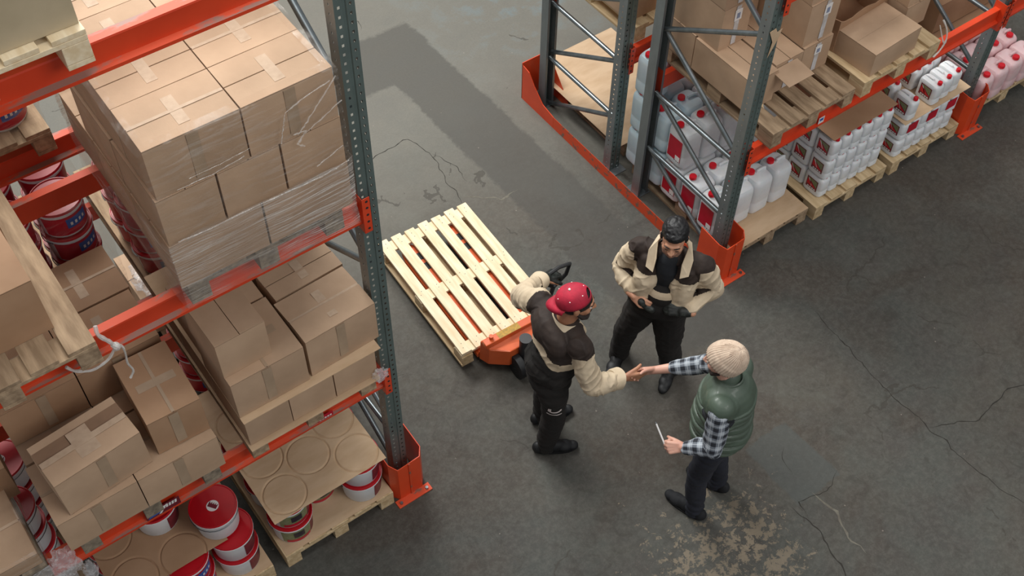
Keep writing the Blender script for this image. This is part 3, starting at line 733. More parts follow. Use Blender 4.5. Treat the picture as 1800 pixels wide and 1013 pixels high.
def sheet(label, x0, x1, y0, y1, z, centers=(), R=.14, bend=0, rz=0, mt=SHEET):
    m = M(); nx, ny = (170, 230) if centers else (12, 16)
    for top in (0, 1):
        for j in range(ny+1):
            for i in range(nx+1):
                x = x0+(x1-x0)*i/nx; y = y0+(y1-y0)*j/ny; zz = z+.002*noise.noise(Vector((x*5, y*5, z)))
                for cx, cy in centers:
                    dd = sqrt((x-cx)**2+(y-cy)**2)
                    zz += -.008*math.exp(-((dd-R*.95)/.0055)**2)
                zz -= bend*max(0, (y0+.25-y))**2
                m.v.append((x, y, zz+top*.003))
    K_ = (nx+1)*(ny+1)
    for j in range(ny):
        for i in range(nx):
            a = j*(nx+1)+i; m.f += [(a, a+1+nx, a+2+nx, a+1)[::-1][::-1], (K_+a, K_+a+1, K_+a+2+nx, K_+a+1+nx)]; m.m += [0, 0]
    for i in range(nx):
        a = i; m.f.append((a, a+1, K_+a+1, K_+a)); b = ny*(nx+1)+i; m.f.append((b, K_+b, K_+b+1, b+1)); m.m += [0, 0]
    for j in range(ny):
        a = j*(nx+1); m.f.append((a, K_+a, K_+a+nx+1, a+nx+1)); b = a+nx; m.f.append((b, b+nx+1, K_+b+nx+1, K_+b)); m.m += [0, 0]
    o = obj('cardboard_sheet', m, mt, fix=True, smooth=False)
    return tag(o, label, 'cardboard sheet')
# pallet by the orange guard: two tiers under a big sheet
gz = PT+.006
o = sheet('brown sheet on the ground pallet beneath the red-lidded buckets by the guard', .845, 1.625, 3.44, 4.62, PT+.001)
cs = [(.985, 3.60), (1.495, 3.59), (1.24, 3.755), (.985, 3.90), (1.495, 3.89), (1.24, 4.06), (.985, 4.21), (1.495, 4.20), (1.24, 4.37)]
nm = ['at the front left corner', 'at the front right corner', 'in the middle of the second row', 'at the left of the third row', 'at the right of the third row', 'in the centre', 'at the left towards the back', 'at the right towards the back', 'at the rear centre']
for i, (x, y) in enumerate(cs):
    for k in range(2):
        bk(1 if i not in (1, 4) else 0, (x, y, gz+k*BHt), (.0 if i != 1 else -.1)+random.uniform(-.1, .1), f'bucket {nm[i]} of the sheeted pallet, {("lower", "upper")[k]} tier', 'buckets under the dimpled sheet')
sheet('large cardboard sheet dimpled by the bucket lids beneath it', .835, 1.63, 3.45, 4.55, gz+2*BHt+.010, cs, .142, .03)
# second ground pallet
sheet('brown sheet under the open stack of buckets at bottom left', -.05, .745, 3.44, 4.6, PT+.001)
for k in range(2): bk(0, (.60, 3.60, gz+k*BHt), -.15, f'bucket in the open bottom-left stack under the white-sided one, {("lowest", "middle")[k]}')
bk(0, (.57, 3.665, gz+2*BHt+.016), 2.2, 'bucket with plain white side and red lid on top of the open stack')
for k in range(2): bk(0, (.26, 3.97, gz+k*BHt), 0, f'bucket left of the open stack beneath the beam, {("lower", "buried")[k]} one')
bk(0, (.285, 3.90, gz+2*BHt+.018), -.1, 'bucket with round lid sticker half hidden by the lower beam')
for x, y, q in ((.30, 3.60, 'front centre'), (.0, 3.60, 'front left'), (-.02, 3.95, 'rear left')):
    for k in range(2): bk(2 if x > 0 else 0, (x, y, gz+k*BHt), .3, f'bucket beneath the drooping brown sheet at bottom left, {q}, {("lower", "upper")[k]}')
sheet('drooping brown cardboard sheet among the buckets at bottom left', -.14, .56, 3.53, 4.45, gz+2*BHt+.012, [(.0, 3.62), (.30, 3.60), (-.02, 3.95)], .142, .1, mt=CARDR)
# shadowy white buckets seen at the far left below
for k in range(4): bk(0, (-.33, 4.55, gz+k*BHt), 2.6, f'white bucket in the dim stack at the left edge, {("lowest", "second", "third", "top")[k]} one', 'dim white buckets at the left edge')
for k in range(4): bk(0, (-.40, 4.22, gz+k*BHt), 2.4, f'white bucket in front of the dim stack at the left edge, {("lowest", "second", "third", "top")[k]} one', 'dim white buckets at the left edge')
pal('old', (-.62, 4.3, 0), 'dim ground pallet under the white buckets at the left edge')

# rear rack: wrapped bucket stacks
def stack(x, y, z, n, lab, rz=0, st=2):
    for k in range(n): bk(st, (x, y, z+k*BHt), rz+random.uniform(-.2, .2), f'{lab}, {("lowest", "second", "third", "fourth")[k]} in the column', 'wrapped buckets on the rear rack')
stack(.52, 4.95, Z2+PT, 2, 'wrapped red bucket at the left edge of the upper rear shelf')
stack(.22, 4.95, Z2+PT, 2, 'wrapped red bucket beyond the left-edge pallet on the upper rear shelf')
stack(1.01, 4.95, Z2+PT, 2, 'red bucket on the rear shelf just left of the tall stack')
stack(1.32, 4.95, Z2+PT, 2, 'red bucket on the rear shelf behind the tall stack')
stack(.60, 4.96, Z1+PT, 4, 'wrapped red bucket above the shaded boxes, near column', .3)
stack(.30, 4.96, Z1+PT, 4, 'wrapped red bucket above the shaded boxes, left column')
stack(.62, 5.27, Z1+PT, 4, 'wrapped red bucket above the shaded boxes, far right column')
stack(.31, 5.27, Z1+PT, 4, 'wrapped red bucket above the shaded boxes, far left column')
stack(1.03, 4.93, Z1+PT, 4, 'red bucket in the gap beside the filmed stack, near column')
stack(1.03, 5.23, Z1+PT, 4, 'red bucket in the gap beside the filmed stack, far column')
stack(1.34, 4.93, Z1+PT, 4, 'red bucket deep behind the unwrapped boxes')
stack(1.05, 4.95, PT, 3, 'red bucket in the dark gap at floor level behind the rack')
stack(1.36, 4.95, PT, 3, 'red bucket at floor level behind the sheeted pallet')
stack(.45, 4.95, PT, 3, 'red bucket at floor level behind the crumpled stack')
wrapshell('film round the red buckets on the lower rear shelf', .14, .775, 4.80, 5.43, Z1+.1, Z1+PT+4*BHt+.01, WRAP, top=.02)
wrapshell('film round the red buckets on the upper rear shelf', .06, .68, 4.79, 5.12, Z2+.1, Z2+PT+2*BHt+.01, WRAP, top=.02)
wrapshell('dark film face in the gap left of the tall stack', .87, 1.50, 4.77, 5.39, Z1+.1, Z1+PT+4*BHt+.01, WRAP, top=.02)
carton('pale carton on the floor seen through the gap between shelves', (.45, .5, .35), (1.15, 5.75, PT+.002), 0, None, tape=None)
# ---------------------------------------------------------------- canisters
def canister(w, d, h, plastic, kind, cap=(0, 0)):
    """w along x, d along y; label on the -x side (and/or -y side)"""
    t = thing('jerrycan', 'can', 'canister')
    m = M(); n = 36; ex = 4.5
    secs = [(0, .93), (.012, .985), (h*.06, 1), (h*.30, 1), (h*.33, .975), (h*.36, 1), (h*.80, 1), (h*.88, .97), (h*.94, .86), (h*.965, .66), (h*.97, .3)]
    for z, k in secs:
        for i in range(n):
            a = 2*pi*i/n; c, s = cos(a), sin(a)
            rx = abs(c)**(2/ex)*(1 if c > 0 else -1); ry = abs(s)**(2/ex)*(1 if s > 0 else -1)
            m.v.append((rx*w/2*k, ry*d/2*k, z))
    for a in range(len(secs)-1):
        for i in range(n): m.f.append((a*n+i, a*n+(i+1) % n, (a+1)*n+(i+1) % n, (a+1)*n+i)); m.m.append(0)
    m.f += [tuple(range(n))[::-1], tuple(range((len(secs)-1)*n, len(secs)*n))]; m.m += [0, 0]
    obj('canister_body', m, plastic, t, smooth=True)
    # moulded handle along x
    hz = h*.95; px = [(-w*.05, hz-.01), (-w*.02, h*1.015), (w*.25, h*1.02), (w*.38, h*1.0), (w*.42, h*.9)]
    if w > .15: pts = [(x, cap[1]*.0, z) for x, z in px]
    else: pts = [(0, y, z) for y, z in ((-d*.1, hz-.01), (-d*.02, h*1.01), (d*.22, h*1.01), (d*.36, h*.98), (d*.42, h*.88))]
    obj('handle', M().tube(pts, .012 if w > .15 else .009, 8), plastic, t, smooth=True)
    cr = .029 if w > .15 else .019
    cx, cy = cap
    obj('canister_neck', M().cyl((cx, cy, h*.93), (cx, cy, h*1.0), cr*.8, n=16), plastic, t, smooth=True)
    cm = M(); k = 28; prof = [(cr, 0), (cr, .02), (cr*.9, .025), (.001, .025)]
    cm.lathe(prof, k, (cx, cy, h*.995)); obj('cap', cm, CAPR, t, smooth=True)
    if kind == 'big':
        x = -w/2-.0015
        obj('label', M().box(x, x+.001, -d*.33, d*.33, h*.16, h*.74), LABR, t)
        obj('label_print', M().box(x-.001, x, -d*.31, -d*.08, h*.12, h*.30), LABW, t)
        g = M()
        for q in range(3): g.box(x-.002, x-.001, -d*.29+q*.02, -d*.29+.012+q*.02, h*.15, h*.17)
        obj('label_print', g, LABK, t)
    elif kind == 'small':
        x = -w/2-.0015
        obj('label', M().box(x, x+.001, -d*.30, d*.30, h*.24, h*.78), LABD, t)
        T = Matrix.Translation((x-.001, 0, 0)) @ Matrix(((0, 0, 1, 0), (1, 0, 0, 0), (0, 1, 0, 0), (0, 0, 0, 1)))
        # (u,v)->(y,z)
        D = d
        obj('label_picture', M().prism([(-D*.26, h*.42), (D*.26, h*.74), (-D*.26, h*.74)], .001, T), LABG, t)
        obj('label_picture', M().prism([(-D*.26, h*.36), (D*.26, h*.40), (D*.26, h*.68)], .001, T), CAPR, t)
        g = M()
        for q in range(4): g.box(x-.002, x-.001, -D*.24+q*D*.12, -D*.24+D*.085+q*D*.12, h*.27, h*.33)
        obj('label_print', g, LABW, t)
        st = M().prism([(-D*.02, h*.40), (D*.03, h*.40), (D*.24, h*.72), (D*.19, h*.72)], .0012, T); obj('label_print', st, LABW, t)
    return t
ordn = ['first', 'second', 'third', 'fourth', 'fifth', 'sixth', 'seventh']
BW, BD, BHh = .192, .213, .365
rowsY = [3.945+i*.217 for i in range(5)]; colsX = [4.895+i*.2 for i in range(4)]
zc = PT+.008
sheet('brown sheet on the ground pallet under the large white canisters', 4.85, 5.64, 3.64, 4.85, PT+.001, mt=SHEET)
GB = 'large white canisters with red labels'
for r, y in enumerate(rowsY):
    for c, x in enumerate(colsX):
        blue = r >= 3 and c < 2
        pl, key = (CANB, 'bigblue') if blue else (CANW, 'big')
        dx = random.uniform(-.004, .004)
        place(key, lambda: canister(BW, BD, BHh, pl, 'big' if not blue else 'none', (-.055, .02)), (x+dx, y, zc), random.uniform(-.03, .03),
              f'large {"bluish" if blue else "white"} canister in the bottom layer, {ordn[r]} row from aisle, {ordn[c]} from the frame', GB)
        if r >= 2:
            place(key, lambda: None, (x+dx, y, zc+BHh+.012), random.uniform(-.04, .04),
                  f'large {"bluish" if blue else "white"} canister in the raised layer, {ordn[r]} row from aisle, {ordn[c]} from the frame', GB)
place('bigblue', lambda: None, (4.90, 4.81, zc+2*(BHh+.012)), .1, 'topmost bluish canister between the two rack uprights', GB)
# small canisters block: x from 5.78
sw, sd, sh = .108, .185, .198
GS = 'small white canisters with picture labels'
small = lambda: canister(sw, sd, sh, CANW, 'small', (.0, -.066))
zc = PT+.004; X0 = 5.765+sw/2; Y0 = 3.665+sd/2
for L in range(3):
    for r in range(4):
        for c in range(6):
            if r > 0 and c > 0 and L < 2: continue
            place('small', small, (X0+c*.114, Y0+r*.19, zc+L*(sh+.008)), random.uniform(-.02, .02),
                  f'small canister in the sheet-topped block, {("bottom", "middle", "top")[L]} layer, {ordn[r]} row, {ordn[c]} from the left', GS)
sheet('scuffed brown sheet capping the three-layer block of small canisters', 5.765, 6.46, 3.68, 4.42, zc+3*(sh+.008)+.0185, mt=CARDR)
# third pallet
X1 = 6.585+sw/2
for L in range(2):
    for r in range(2):
        for c in range(6):
            if X1+c*.114 > 7.35: continue
            place('small2', lambda: canister(sd*.0+.112, sd, sh-.02, CANW, 'small', (.0, -.055)), (X1+c*.114, 3.72+r*.19+.0, zc+L*(sh-.008)), 0,
                  f'small canister under the loose tan sheet, {("bottom", "upper")[L]} layer, {ordn[r]} row, {ordn[c]} from the left', GS)
zs = zc+2*(sh-.008)+.022
sheet('tan cardboard sheet laid between canister layers by the far orange guard', 6.56, 7.33, 3.61, 4.75, zs, mt=SHEET)
for c, (x, y, q) in enumerate(((6.93, 3.73, 'left of three in front'), (7.05, 3.74, 'middle of three in front'), (7.17, 3.75, 'right of three in front, by the upright'), (7.05, 3.95, 'behind the three'), (6.93, 3.95, 'beside the brown carton'), (7.17, 3.97, 'at the rear right'))):
    dup(PROTO['small'], (x, y, zs+.006), random.uniform(-.03, .03), f'small red-capped canister on the tan sheet, {q}', GS)
for x, y, q in ((6.64, 3.72, 'front'), (6.66, 3.93, 'second'), (6.65, 4.14, 'third')):
    dup(PROTO['small'], (x, y, zs+.006), 0, f'canister standing alone at the left of the tan sheet, {q} in its file', GS)
# red labelled panels on the front faces of the third pallet
for i, x in enumerate((6.70, 6.93, 7.16)):
    o = obj('paper_label', M().box(x-.055, x+.055, 3.6225, 3.6255, zc+.255, zc+.345), LABR); tag(o, f'red paper label on the canisters under the tan sheet, {ordn[i]} from the left', 'label', 'red labels under the tan sheet')
carton('brown carton with clear tape among the small canisters', (.34, .30, .30), (6.70, 4.46, zs+.006), radians(0), None, seam='x', tape='white', mats=CARDR)
# pink canisters
for r in range(3):
    for c in range(4):
        place('pink', lambda: canister(.175, .21, .30, CANP, 'none', (0, -.05)), (7.66+c*.185, 3.735+r*.22, PT+.004), random.uniform(-.03, .03),
              f'pink canister at the right edge, {ordn[r]} row from the aisle, {ordn[c]} from the upright', 'pink canisters at the right edge')
for c in range(0):
    dup(PROTO['pink'], (8.09+c*.19, 3.80+c*.02, PT+.004+.33), .1, f'upper pink canister at the right edge, {ordn[c]} from the left', 'pink canisters at the right edge')
sheet('brown sheet over the pink canisters at the right edge', 7.58, 8.4, 4.05, 4.95, PT+.345, mt=CARDR)
carton('large brown box behind the pink canisters', (.8, .7, .30), (8.02, 4.62, PT+.36), 0, None, tape=None, mats=CARDR)
carton('brown box in the dim bay between small and pink canisters', (.7, .5, .35), (7.05, 4.55, PT+.62), 0, None, tape=None, mats=CARDR)
sheet('bare brown sheet on the pallet in the rear right rack', 4.83, 5.72, 5.02, 6.22, PT+.002, bend=0)

# ---------------------------------------------------------------- upper right boxes with white tape
def vtape(box, w, d, h, xo=0):
    g = M(); g.box(xo-.021, xo+.021, -d/2-.0065, -d/2-.0045, .015, h-.01); obj('white_tape_strip', g, WTAPE, box)
    g = M(); g.box(xo-.03, xo+.035, -d/2-.0085, -d/2-.0067, h*.62, h*.88); obj('paper_tag', g, LABW, box)
    g = M(); g.box(xo-.012, xo+.018, -d/2-.0095, -d/2-.0087, h*.67, h*.80); obj('tag_print', g, mat('grey_blue_print', '8690a8'), box)
GR = 'tall boxes with white tape strips'
zb = ZR+PT+.002
def tb(lb, x0, x1, y0, y1, z0, h, vt=True, xo=0, **k):
    b = carton(lb, (x1-x0-.006, y1-y0-.006, h-.004), ((x0+x1)/2, (y0+y1)/2, z0), random.uniform(-.008, .008), GR, side_tape=False, tape=None, **k)
    if vt: vtape(b, x1-x0-.006, y1-y0-.006, h-.004, xo)
    return b
hA = .275
a = tb('low box with its front flap open beside the right upright', 4.91, 5.16, 3.88, 4.46, zb, hA, False, seam='y', mats=CARD)
T = Matrix.Translation((0, 0, hA-.01)) @ Matrix.Rotation(radians(-14), 4, 'X')
m = M().box(-.12, .12, -.29-.20, -.285, 0, .004, T=Matrix.Translation((0, 0, hA-.06)) @ Matrix.Rotation(radians(-12), 4, 'X'))
b = tb('low box with its end flap folded out over the bare pallet slats', 5.17, 5.44, 3.92, 4.46, zb, hA, True, .0, seam='y')
m = M().box(-.125, .115, -.45, -.275, 0, .004); fl = obj('open_flap', m, CARD, b, loc=(-.05, -.0, hA-.005)); fl.rotation_euler[0] = radians(5)
tb('low box at the right end of the front row on the weathered pallet', 5.45, 5.74, 3.93, 4.46, zb, hA, True, .0, seam='y')
z2 = zb+hA
tb('box right above the front row, second tier, by the torn boxes', 5.44, 5.74, 3.95, 4.48, z2, .36, True, .02, seam='y')
tb('box on the third tier at the right of the tall taped column', 5.44, 5.74, 3.96, 4.48, z2+.36, .36, True, .02, seam='y')
tb('box on the fourth tier at the right of the tall taped column', 5.44, 5.74, 3.96, 4.48, z2+.72, .3, True, .02, seam='y')
tb('tall box standing behind the open flap box, left column second tier', 4.93, 5.20, 4.26, 4.82, z2, .36, True, .0, seam='y')
tb('tall box in the left column, third tier, behind the braces', 4.93, 5.20, 4.26, 4.82, z2+.36, .36, True, .0, seam='y')
tb('tall box in the left column, fourth tier, cut by the photo top', 4.93, 5.20, 4.26, 4.82, z2+.72, .3, True, .0, seam='y')
tb('box in the recess between the two taped columns, second tier', 5.205, 5.43, 4.40, 4.82, z2, .36, True, .0, seam='y')
tb('box in the recess between the two taped columns, third tier', 5.205, 5.43, 4.40, 4.82, z2+.36, .36, True, .0, seam='y')
tb('low rear box under the left taped column', 4.92, 5.32, 4.47, 4.82, zb, hA, False)
tb('low rear box under the right taped column', 5.33, 5.73, 4.47, 4.82, zb, hA, False)
# rear rack upper boxes
tb('taped box in the rear right rack left of the front column', 4.86, 5.14, 5.10, 5.60, ZR+PT, .4, False, seam='y')
tb('taped box on top in the rear right rack', 4.86, 5.14, 5.12, 5.62, ZR+PT+.4, .4, False, seam='y')
tb('tan box farther back in the rear right rack', 4.92, 5.20, 5.66, 6.10, ZR+PT, .42, False, seam='y')
tb('box at the far corner of the rear right rack', 5.25, 5.6, 5.62, 6.15, ZR+PT, .42, False, seam='y')
tb('taped box seen between the frames in the rear right rack', 4.98, 5.22, 4.84+.28, 5.5, ZR+PT+.8, .4, True, 0, seam='y')
# second pallet: torn and open boxes
zb = ZR+PT+.002
GT = 'worn boxes on the second upper right pallet'
carton('squat box with plain top at the front of the torn boxes', (.50, .36, .20), (6.13, 3.84, zb), radians(3), GT, seam='x', gap=.001, tape=None, side_tape=False)
# torn open box: ragged walls
t = thing('cardboard_box', 'torn open box with ragged curled rim behind the squat box', 'cardboard box', (6.16, 4.22, zb), radians(4), GT)
m = M(); w, d, h = .62, .42, .30; n = 60; prof = []
per = []
for i in range(n):
    f_ = i/n*4; s_ = int(f_); q = f_-s_
    c4 = [(-1, -1), (1, -1), (1, 1), (-1, 1), (-1, -1)]; (ax, ay), (bx, by) = c4[s_], c4[s_+1]
    per.append(((ax+(bx-ax)*q)*w/2, (ay+(by-ay)*q)*d/2))
for lay, (z, k) in enumerate(((0, 1), (h*.6, 1.0), (h*.95, 1.05))):
    for i, (x, y) in enumerate(per):
        rag = .035*noise.noise(Vector((x*14, y*14, 3)))+.05*noise.noise(Vector((x*4, y*4, 7))) if lay == 2 else 0
        m.v.append((x*k, y*k, z+rag))
for lay, (z, k) in enumerate(((h*.95, 1.03), (h*.6, .985), (.01, .985))):
    for i, (x, y) in enumerate(per):
        rag = .035*noise.noise(Vector((x*14, y*14, 3)))+.05*noise.noise(Vector((x*4, y*4, 7))) if lay == 0 else 0
        m.v.append((x*k, y*k, z+rag))
for a in range(5):
    for i in range(n): m.f.append((a*n+i, a*n+(i+1) % n, (a+1)*n+(i+1) % n, (a+1)*n+i)); m.m.append(0)
m.f += [tuple(range(n))[::-1], tuple(range(5*n, 6*n))]; m.m += [0, 0]
obj('box_body', m, CARDR, t)
obj('torn_flap', M().box(-.30, .30, 0, .20, 0, .004, T=Matrix.Translation((0, .18, h*.9)) @ Matrix.Rotation(radians(28), 4, 'X')), CARD, t)
o = obj('red_printed_panel', M().box(-.3125, -.3105, -.12, .10, .06, .22), LABR, t)
carton('tall box at the right of the torn boxes, lower one', (.26, .42, .23), (6.62-.07, 4.06, zb), radians(1), GT, seam='y', tape=None, side_tape=False)
carton('tall box at the right of the torn boxes, upper one', (.26, .42, .26), (6.62-.07, 4.07, zb+.235), radians(1), GT, seam='y', tape=None, side_tape=False, lift=(0, .01))
carton('box lying at the back of the torn boxes', (.40, .34, .30), (6.05, 4.62, zb), 0, GT, tape=None)
t = carton('light box with a wide flap jutting out above the torn box', (.46, .40, .28), (6.12, 4.58, zb+.31), radians(-4), GT, tape=None, side_tape=False)
fl = obj('open_flap', M().box(-.23, .23, -.26, 0, 0, .004), CARD, t, loc=(0, -.20, .275)); fl.rotation_euler[0] = radians(-6)
ribbon('thin white plastic strip hanging over the beam by the torn boxes', [
    ([(6.62, 3.66, zb+.16), (6.64, 3.62, zb+.10), (6.66, 3.60, zb+.0), (6.62, 3.60, zb-.09), (6.56, 3.60, zb-.12)], .009), ([(6.60, 3.66, zb+.12), (6.63, 3.63, zb+.02), (6.65, 3.60, zb-.05)], .007)])
o = obj('torn_paper', M().prism([(0, 0), (.05, .01), (.07, -.03), (.11, -.02), (.09, -.10), (.03, -.22), (.045, -.10)], .002, Matrix.Translation((RX-.05, RY-.006, 2.36)) @ Matrix.Rotation(pi/2, 4, 'X')), SHEET); tag(o, 'torn strip of tan tape stuck on the right upright near the top', 'tape')

# ---------------------------------------------------------------- loose pallet on the pallet jack
JX, JY, JR = 3.02, 4.62, radians(-2.5)
LP = .205-.144
def new_pallet():
    t = thing('wooden_pallet', 'new pine pallet with seven deck boards standing on the orange pallet jack', 'pallet')
    w, l = .79, 1.22; n = 7; bw = .082
    for i in range(n):
        x = -w/2+bw/2+(w-bw)*i/(n-1)
        wv = random.uniform(-.008, .008)
        obj('deck_board', M().box(x-bw/2+wv*.4, x+bw/2+wv*.4, -l/2+wv, l/2+wv, .122, .143), WOODN, t, bevel=.002)
        for yy in (-l/2+.045, -l/2+.085, .0, .03, l/2-.045, l/2-.085):
            nx = x+random.uniform(-.02, .02)
            obj('nail', M().cyl((nx, yy+wv, .143), (nx, yy+wv, .1436), .0032, n=8), DKPL, t)
    for yy in (-l/2+.06, 0, l/2-.06): obj('cross_board', M().box(-w/2, w/2, yy-.048, yy+.048, .101, .1215), WOODN, t, bevel=.002)
    for x in (-w/2+.045, 0, w/2-.045):
        for yy in (-l/2+.06, 0, l/2-.06): obj('block', M().box(x-.045, x+.045, yy-.06, yy+.06, .0225, .1005), WOODL, t, bevel=.003)
        obj('bottom_board', M().box(x-.05, x+.05, -l/2, l/2, 0, .022), WOODL, t, bevel=.002)
    return t
np_ = new_pallet(); np_.location = (JX, JY, LP); np_.rotation_euler[2] = JR
t = thing('pallet_jack', 'orange hand pallet jack with forks under the new pine pallet', 'pallet jack', (JX, JY, 0), JR)
JO = mat('jack_orange_paint', 'd8622e', 'c4501f', .4, ns=4, coat=.3)
for sx in (-1, 1):
    m = M(); x = sx*.19; yb, yf_ = -.62, .52
    pr = [(-.085, .0), (.085, .0), (.085, .035), (.07, .055), (-.07, .055), (-.085, .035)]
    z0 = LP+.026+.008
    ys = [yb, yf_-.12, yf_-.04, yf_]; ks = [1, 1, .8, .45]
    o_ = len(m.v)
    for yy, k in zip(ys, ks):
        for a, b in pr: m.v.append((x+a*k, yy, z0+b*(.6+.4*k)))
    for a in range(3):
        for i in range(6): m.f.append((a*6+i, a*6+(i+1) % 6, (a+1)*6+(i+1) % 6, (a+1)*6+i)); m.m.append(0)
    m.f += [tuple(range(6))[::-1], tuple(range(18, 24))]; m.m += [0, 0]
    fk = obj('fork', m, JO, t, bevel=.003)
    for yy in (.26, .37): obj('roller_slot', M().box(x-.045, x+.045, yy-.035, yy+.035, z0+.052, z0+.0565), BLACK, fk)
    obj('load_roller', M().cyl((x-.04, .31, .042), (x+.04, .31, .042), .04, n=24), BLACK, t, smooth=True)
# head frame
m = M()
P_ = [(-.27, -.63), (.27, -.63), (.24, -.71), (.12, -.80), (-.12, -.80), (-.24, -.71)]
n = len(P_); zs0, zs1 = .09, .30
m.v += [(x, y, zs0) for x, y in P_]+[(x*.96, y, zs1 if y > -.7 else zs1-.04) for x, y in P_]
m.f += [(i, (i+1) % n, n+(i+1) % n, n+i) for i in range(n)]+[tuple(range(n))[::-1], tuple(range(n, 2*n))]; m.m += [0]*(n+2)
obj('jack_frame', m, JO, t, bevel=.008)
obj('frame_plate', M().box(-.25, .25, -.70, -.64, .26, .312), JO, t, bevel=.006)
obj('capacity_sticker', M().box(-.135, .045, -.697, -.643, .3122, .3135), mat('jack_sticker_yellow', 'b98a1e', '8f6f1c', .5, ns=60), t)
obj('filler_stub', M().cyl((-.185, -.66, .31), (-.185, -.66, .34), .016, n=14), JO, t, smooth=True)
obj('hydraulic_cylinder', M().cyl((.0, -.82, .08), (0, -.82, .36), .045, n=20), DKPL, t, smooth=True)
obj('axle', M().cyl((-.10, -.84, .1), (.10, -.84, .1), .02, n=12), STEEL, t, smooth=True)
for sx in (-1, 1): obj('steering_wheel', M().cyl((sx*.05, -.84, .1), (sx*.10, -.84, .1), .098, n=28), BLACK, t, smooth=True)
obj('handle_shaft', M().tube([(0, -.86, .16), (.05, -.87, .4), (.155, -.90, .95)], .017, 10), DKPL, t, smooth=True)
obj('handle_grip', M().tube([(.155, -.90, .93), (.09, -.90, 1.0), (.09, -.905, 1.10), (.18, -.91, 1.13), (.27, -.905, 1.10), (.25, -.90, 1.0), (.155, -.90, .93)], .014, 10), BLACK, t, smooth=True)
# ================================================================ people
from mathutils.bvhtree import BVHTree
V = Vector
class Blob:
    def __init__(s): s.m = M()
    def ball(s, c, r, ax=None, n=16):
        """ellipsoid; r=(rx,ry,rz) along axes ax (3 vectors)"""
        c = V(c); r = (r, r, r) if isinstance(r, (int, float)) else r; ax = ax or (V((1, 0, 0)), V((0, 1, 0)), V((0, 0, 1)))
        vs = []; k = n//2+1
        vs.append(c+ax[2]*r[2])
        for i in range(1, k):
            th = pi*i/k
            for j in range(n):
                ph = 2*pi*j/n; vs.append(c+ax[0]*(r[0]*sin(th)*cos(ph))+ax[1]*(r[1]*sin(th)*sin(ph))+ax[2]*(r[2]*cos(th)))
        vs.append(c-ax[2]*r[2]); L = len(vs)-1; fs = []
        for j in range(n): fs.append((0, 1+j, 1+(j+1) % n)); fs.append((L, L-n+(j+1) % n, L-n+j))
        for i in range(k-2):
            for j in range(n): a = 1+i*n; fs.append((a+j, a+n+j, a+n+(j+1) % n, a+(j+1) % n))
        s.m.add(vs, fs); return s
    def limb(s, pts, rs, n=14, flat=None):
        pts = [V(p) for p in pts]
        for p, r in zip(pts, rs): s.ball(p, r, n=n)
        for (p, q), (a, b) in zip(zip(pts, pts[1:]), zip(rs, rs[1:])):
            if (q-p).length > 1e-5: s.m.cyl(p, q, a, b, n=n)
        return s
def skinmesh(name, blob, voxel, smooth, mats, parent, base, classify=None, disp=None, post=None, uvf=None, level_smooth=True):
    me = bpy.data.meshes.new('t'); me.from_pydata([tuple(p) for p in blob.m.v], [], blob.m.f)
    b = bmesh.new(); b.from_mesh(me); bmesh.ops.recalc_face_normals(b, faces=b.faces); b.to_mesh(me); b.free()
    o = bpy.data.objects.new('t', me); COL.objects.link(o)
    r = o.modifiers.new('r', 'REMESH'); r.mode = 'VOXEL'; r.voxel_size = voxel; r.use_smooth_shade = True
    sm = o.modifiers.new('s', 'SMOOTH'); sm.factor = .5; sm.iterations = smooth
    dg = bpy.context.evaluated_depsgraph_get(); ev = o.evaluated_get(dg)
    out = bpy.data.meshes.new_from_object(ev); bpy.data.objects.remove(o); bpy.data.meshes.remove(me)
    out.name = name
    if disp:
        ns = [v.normal.copy() for v in out.vertices]
        for v, nn in zip(out.vertices, ns): v.co += nn*disp(v.co, nn)
    if post:
        for v in out.vertices: v.co = post(v.co)
    out.materials.clear()
    for x in mats: out.materials.append(x)
    out.update()
    if classify:
        for p in out.polygons: p.material_index = classify(p.center, p.normal)
    out.polygons.foreach_set('use_smooth', [True]*len(out.polygons))
    if uvf:
        uv = out.uv_layers.new(name='UVMap')
        for l in out.loops: uv.data[l.index].uv = uvf(out.vertices[l.vertex_index].co)
    out.transform(Matrix.Translation(-base)); out.update()
    ob = bpy.data.objects.new(name, out); COL.objects.link(ob); ob.parent = parent
    return ob
def wr(co, sc, amp, st=(1, 1, 1)):
    return amp*noise.noise(V((co.x*sc*st[0], co.y*sc*st[1], co.z*sc*st[2])))
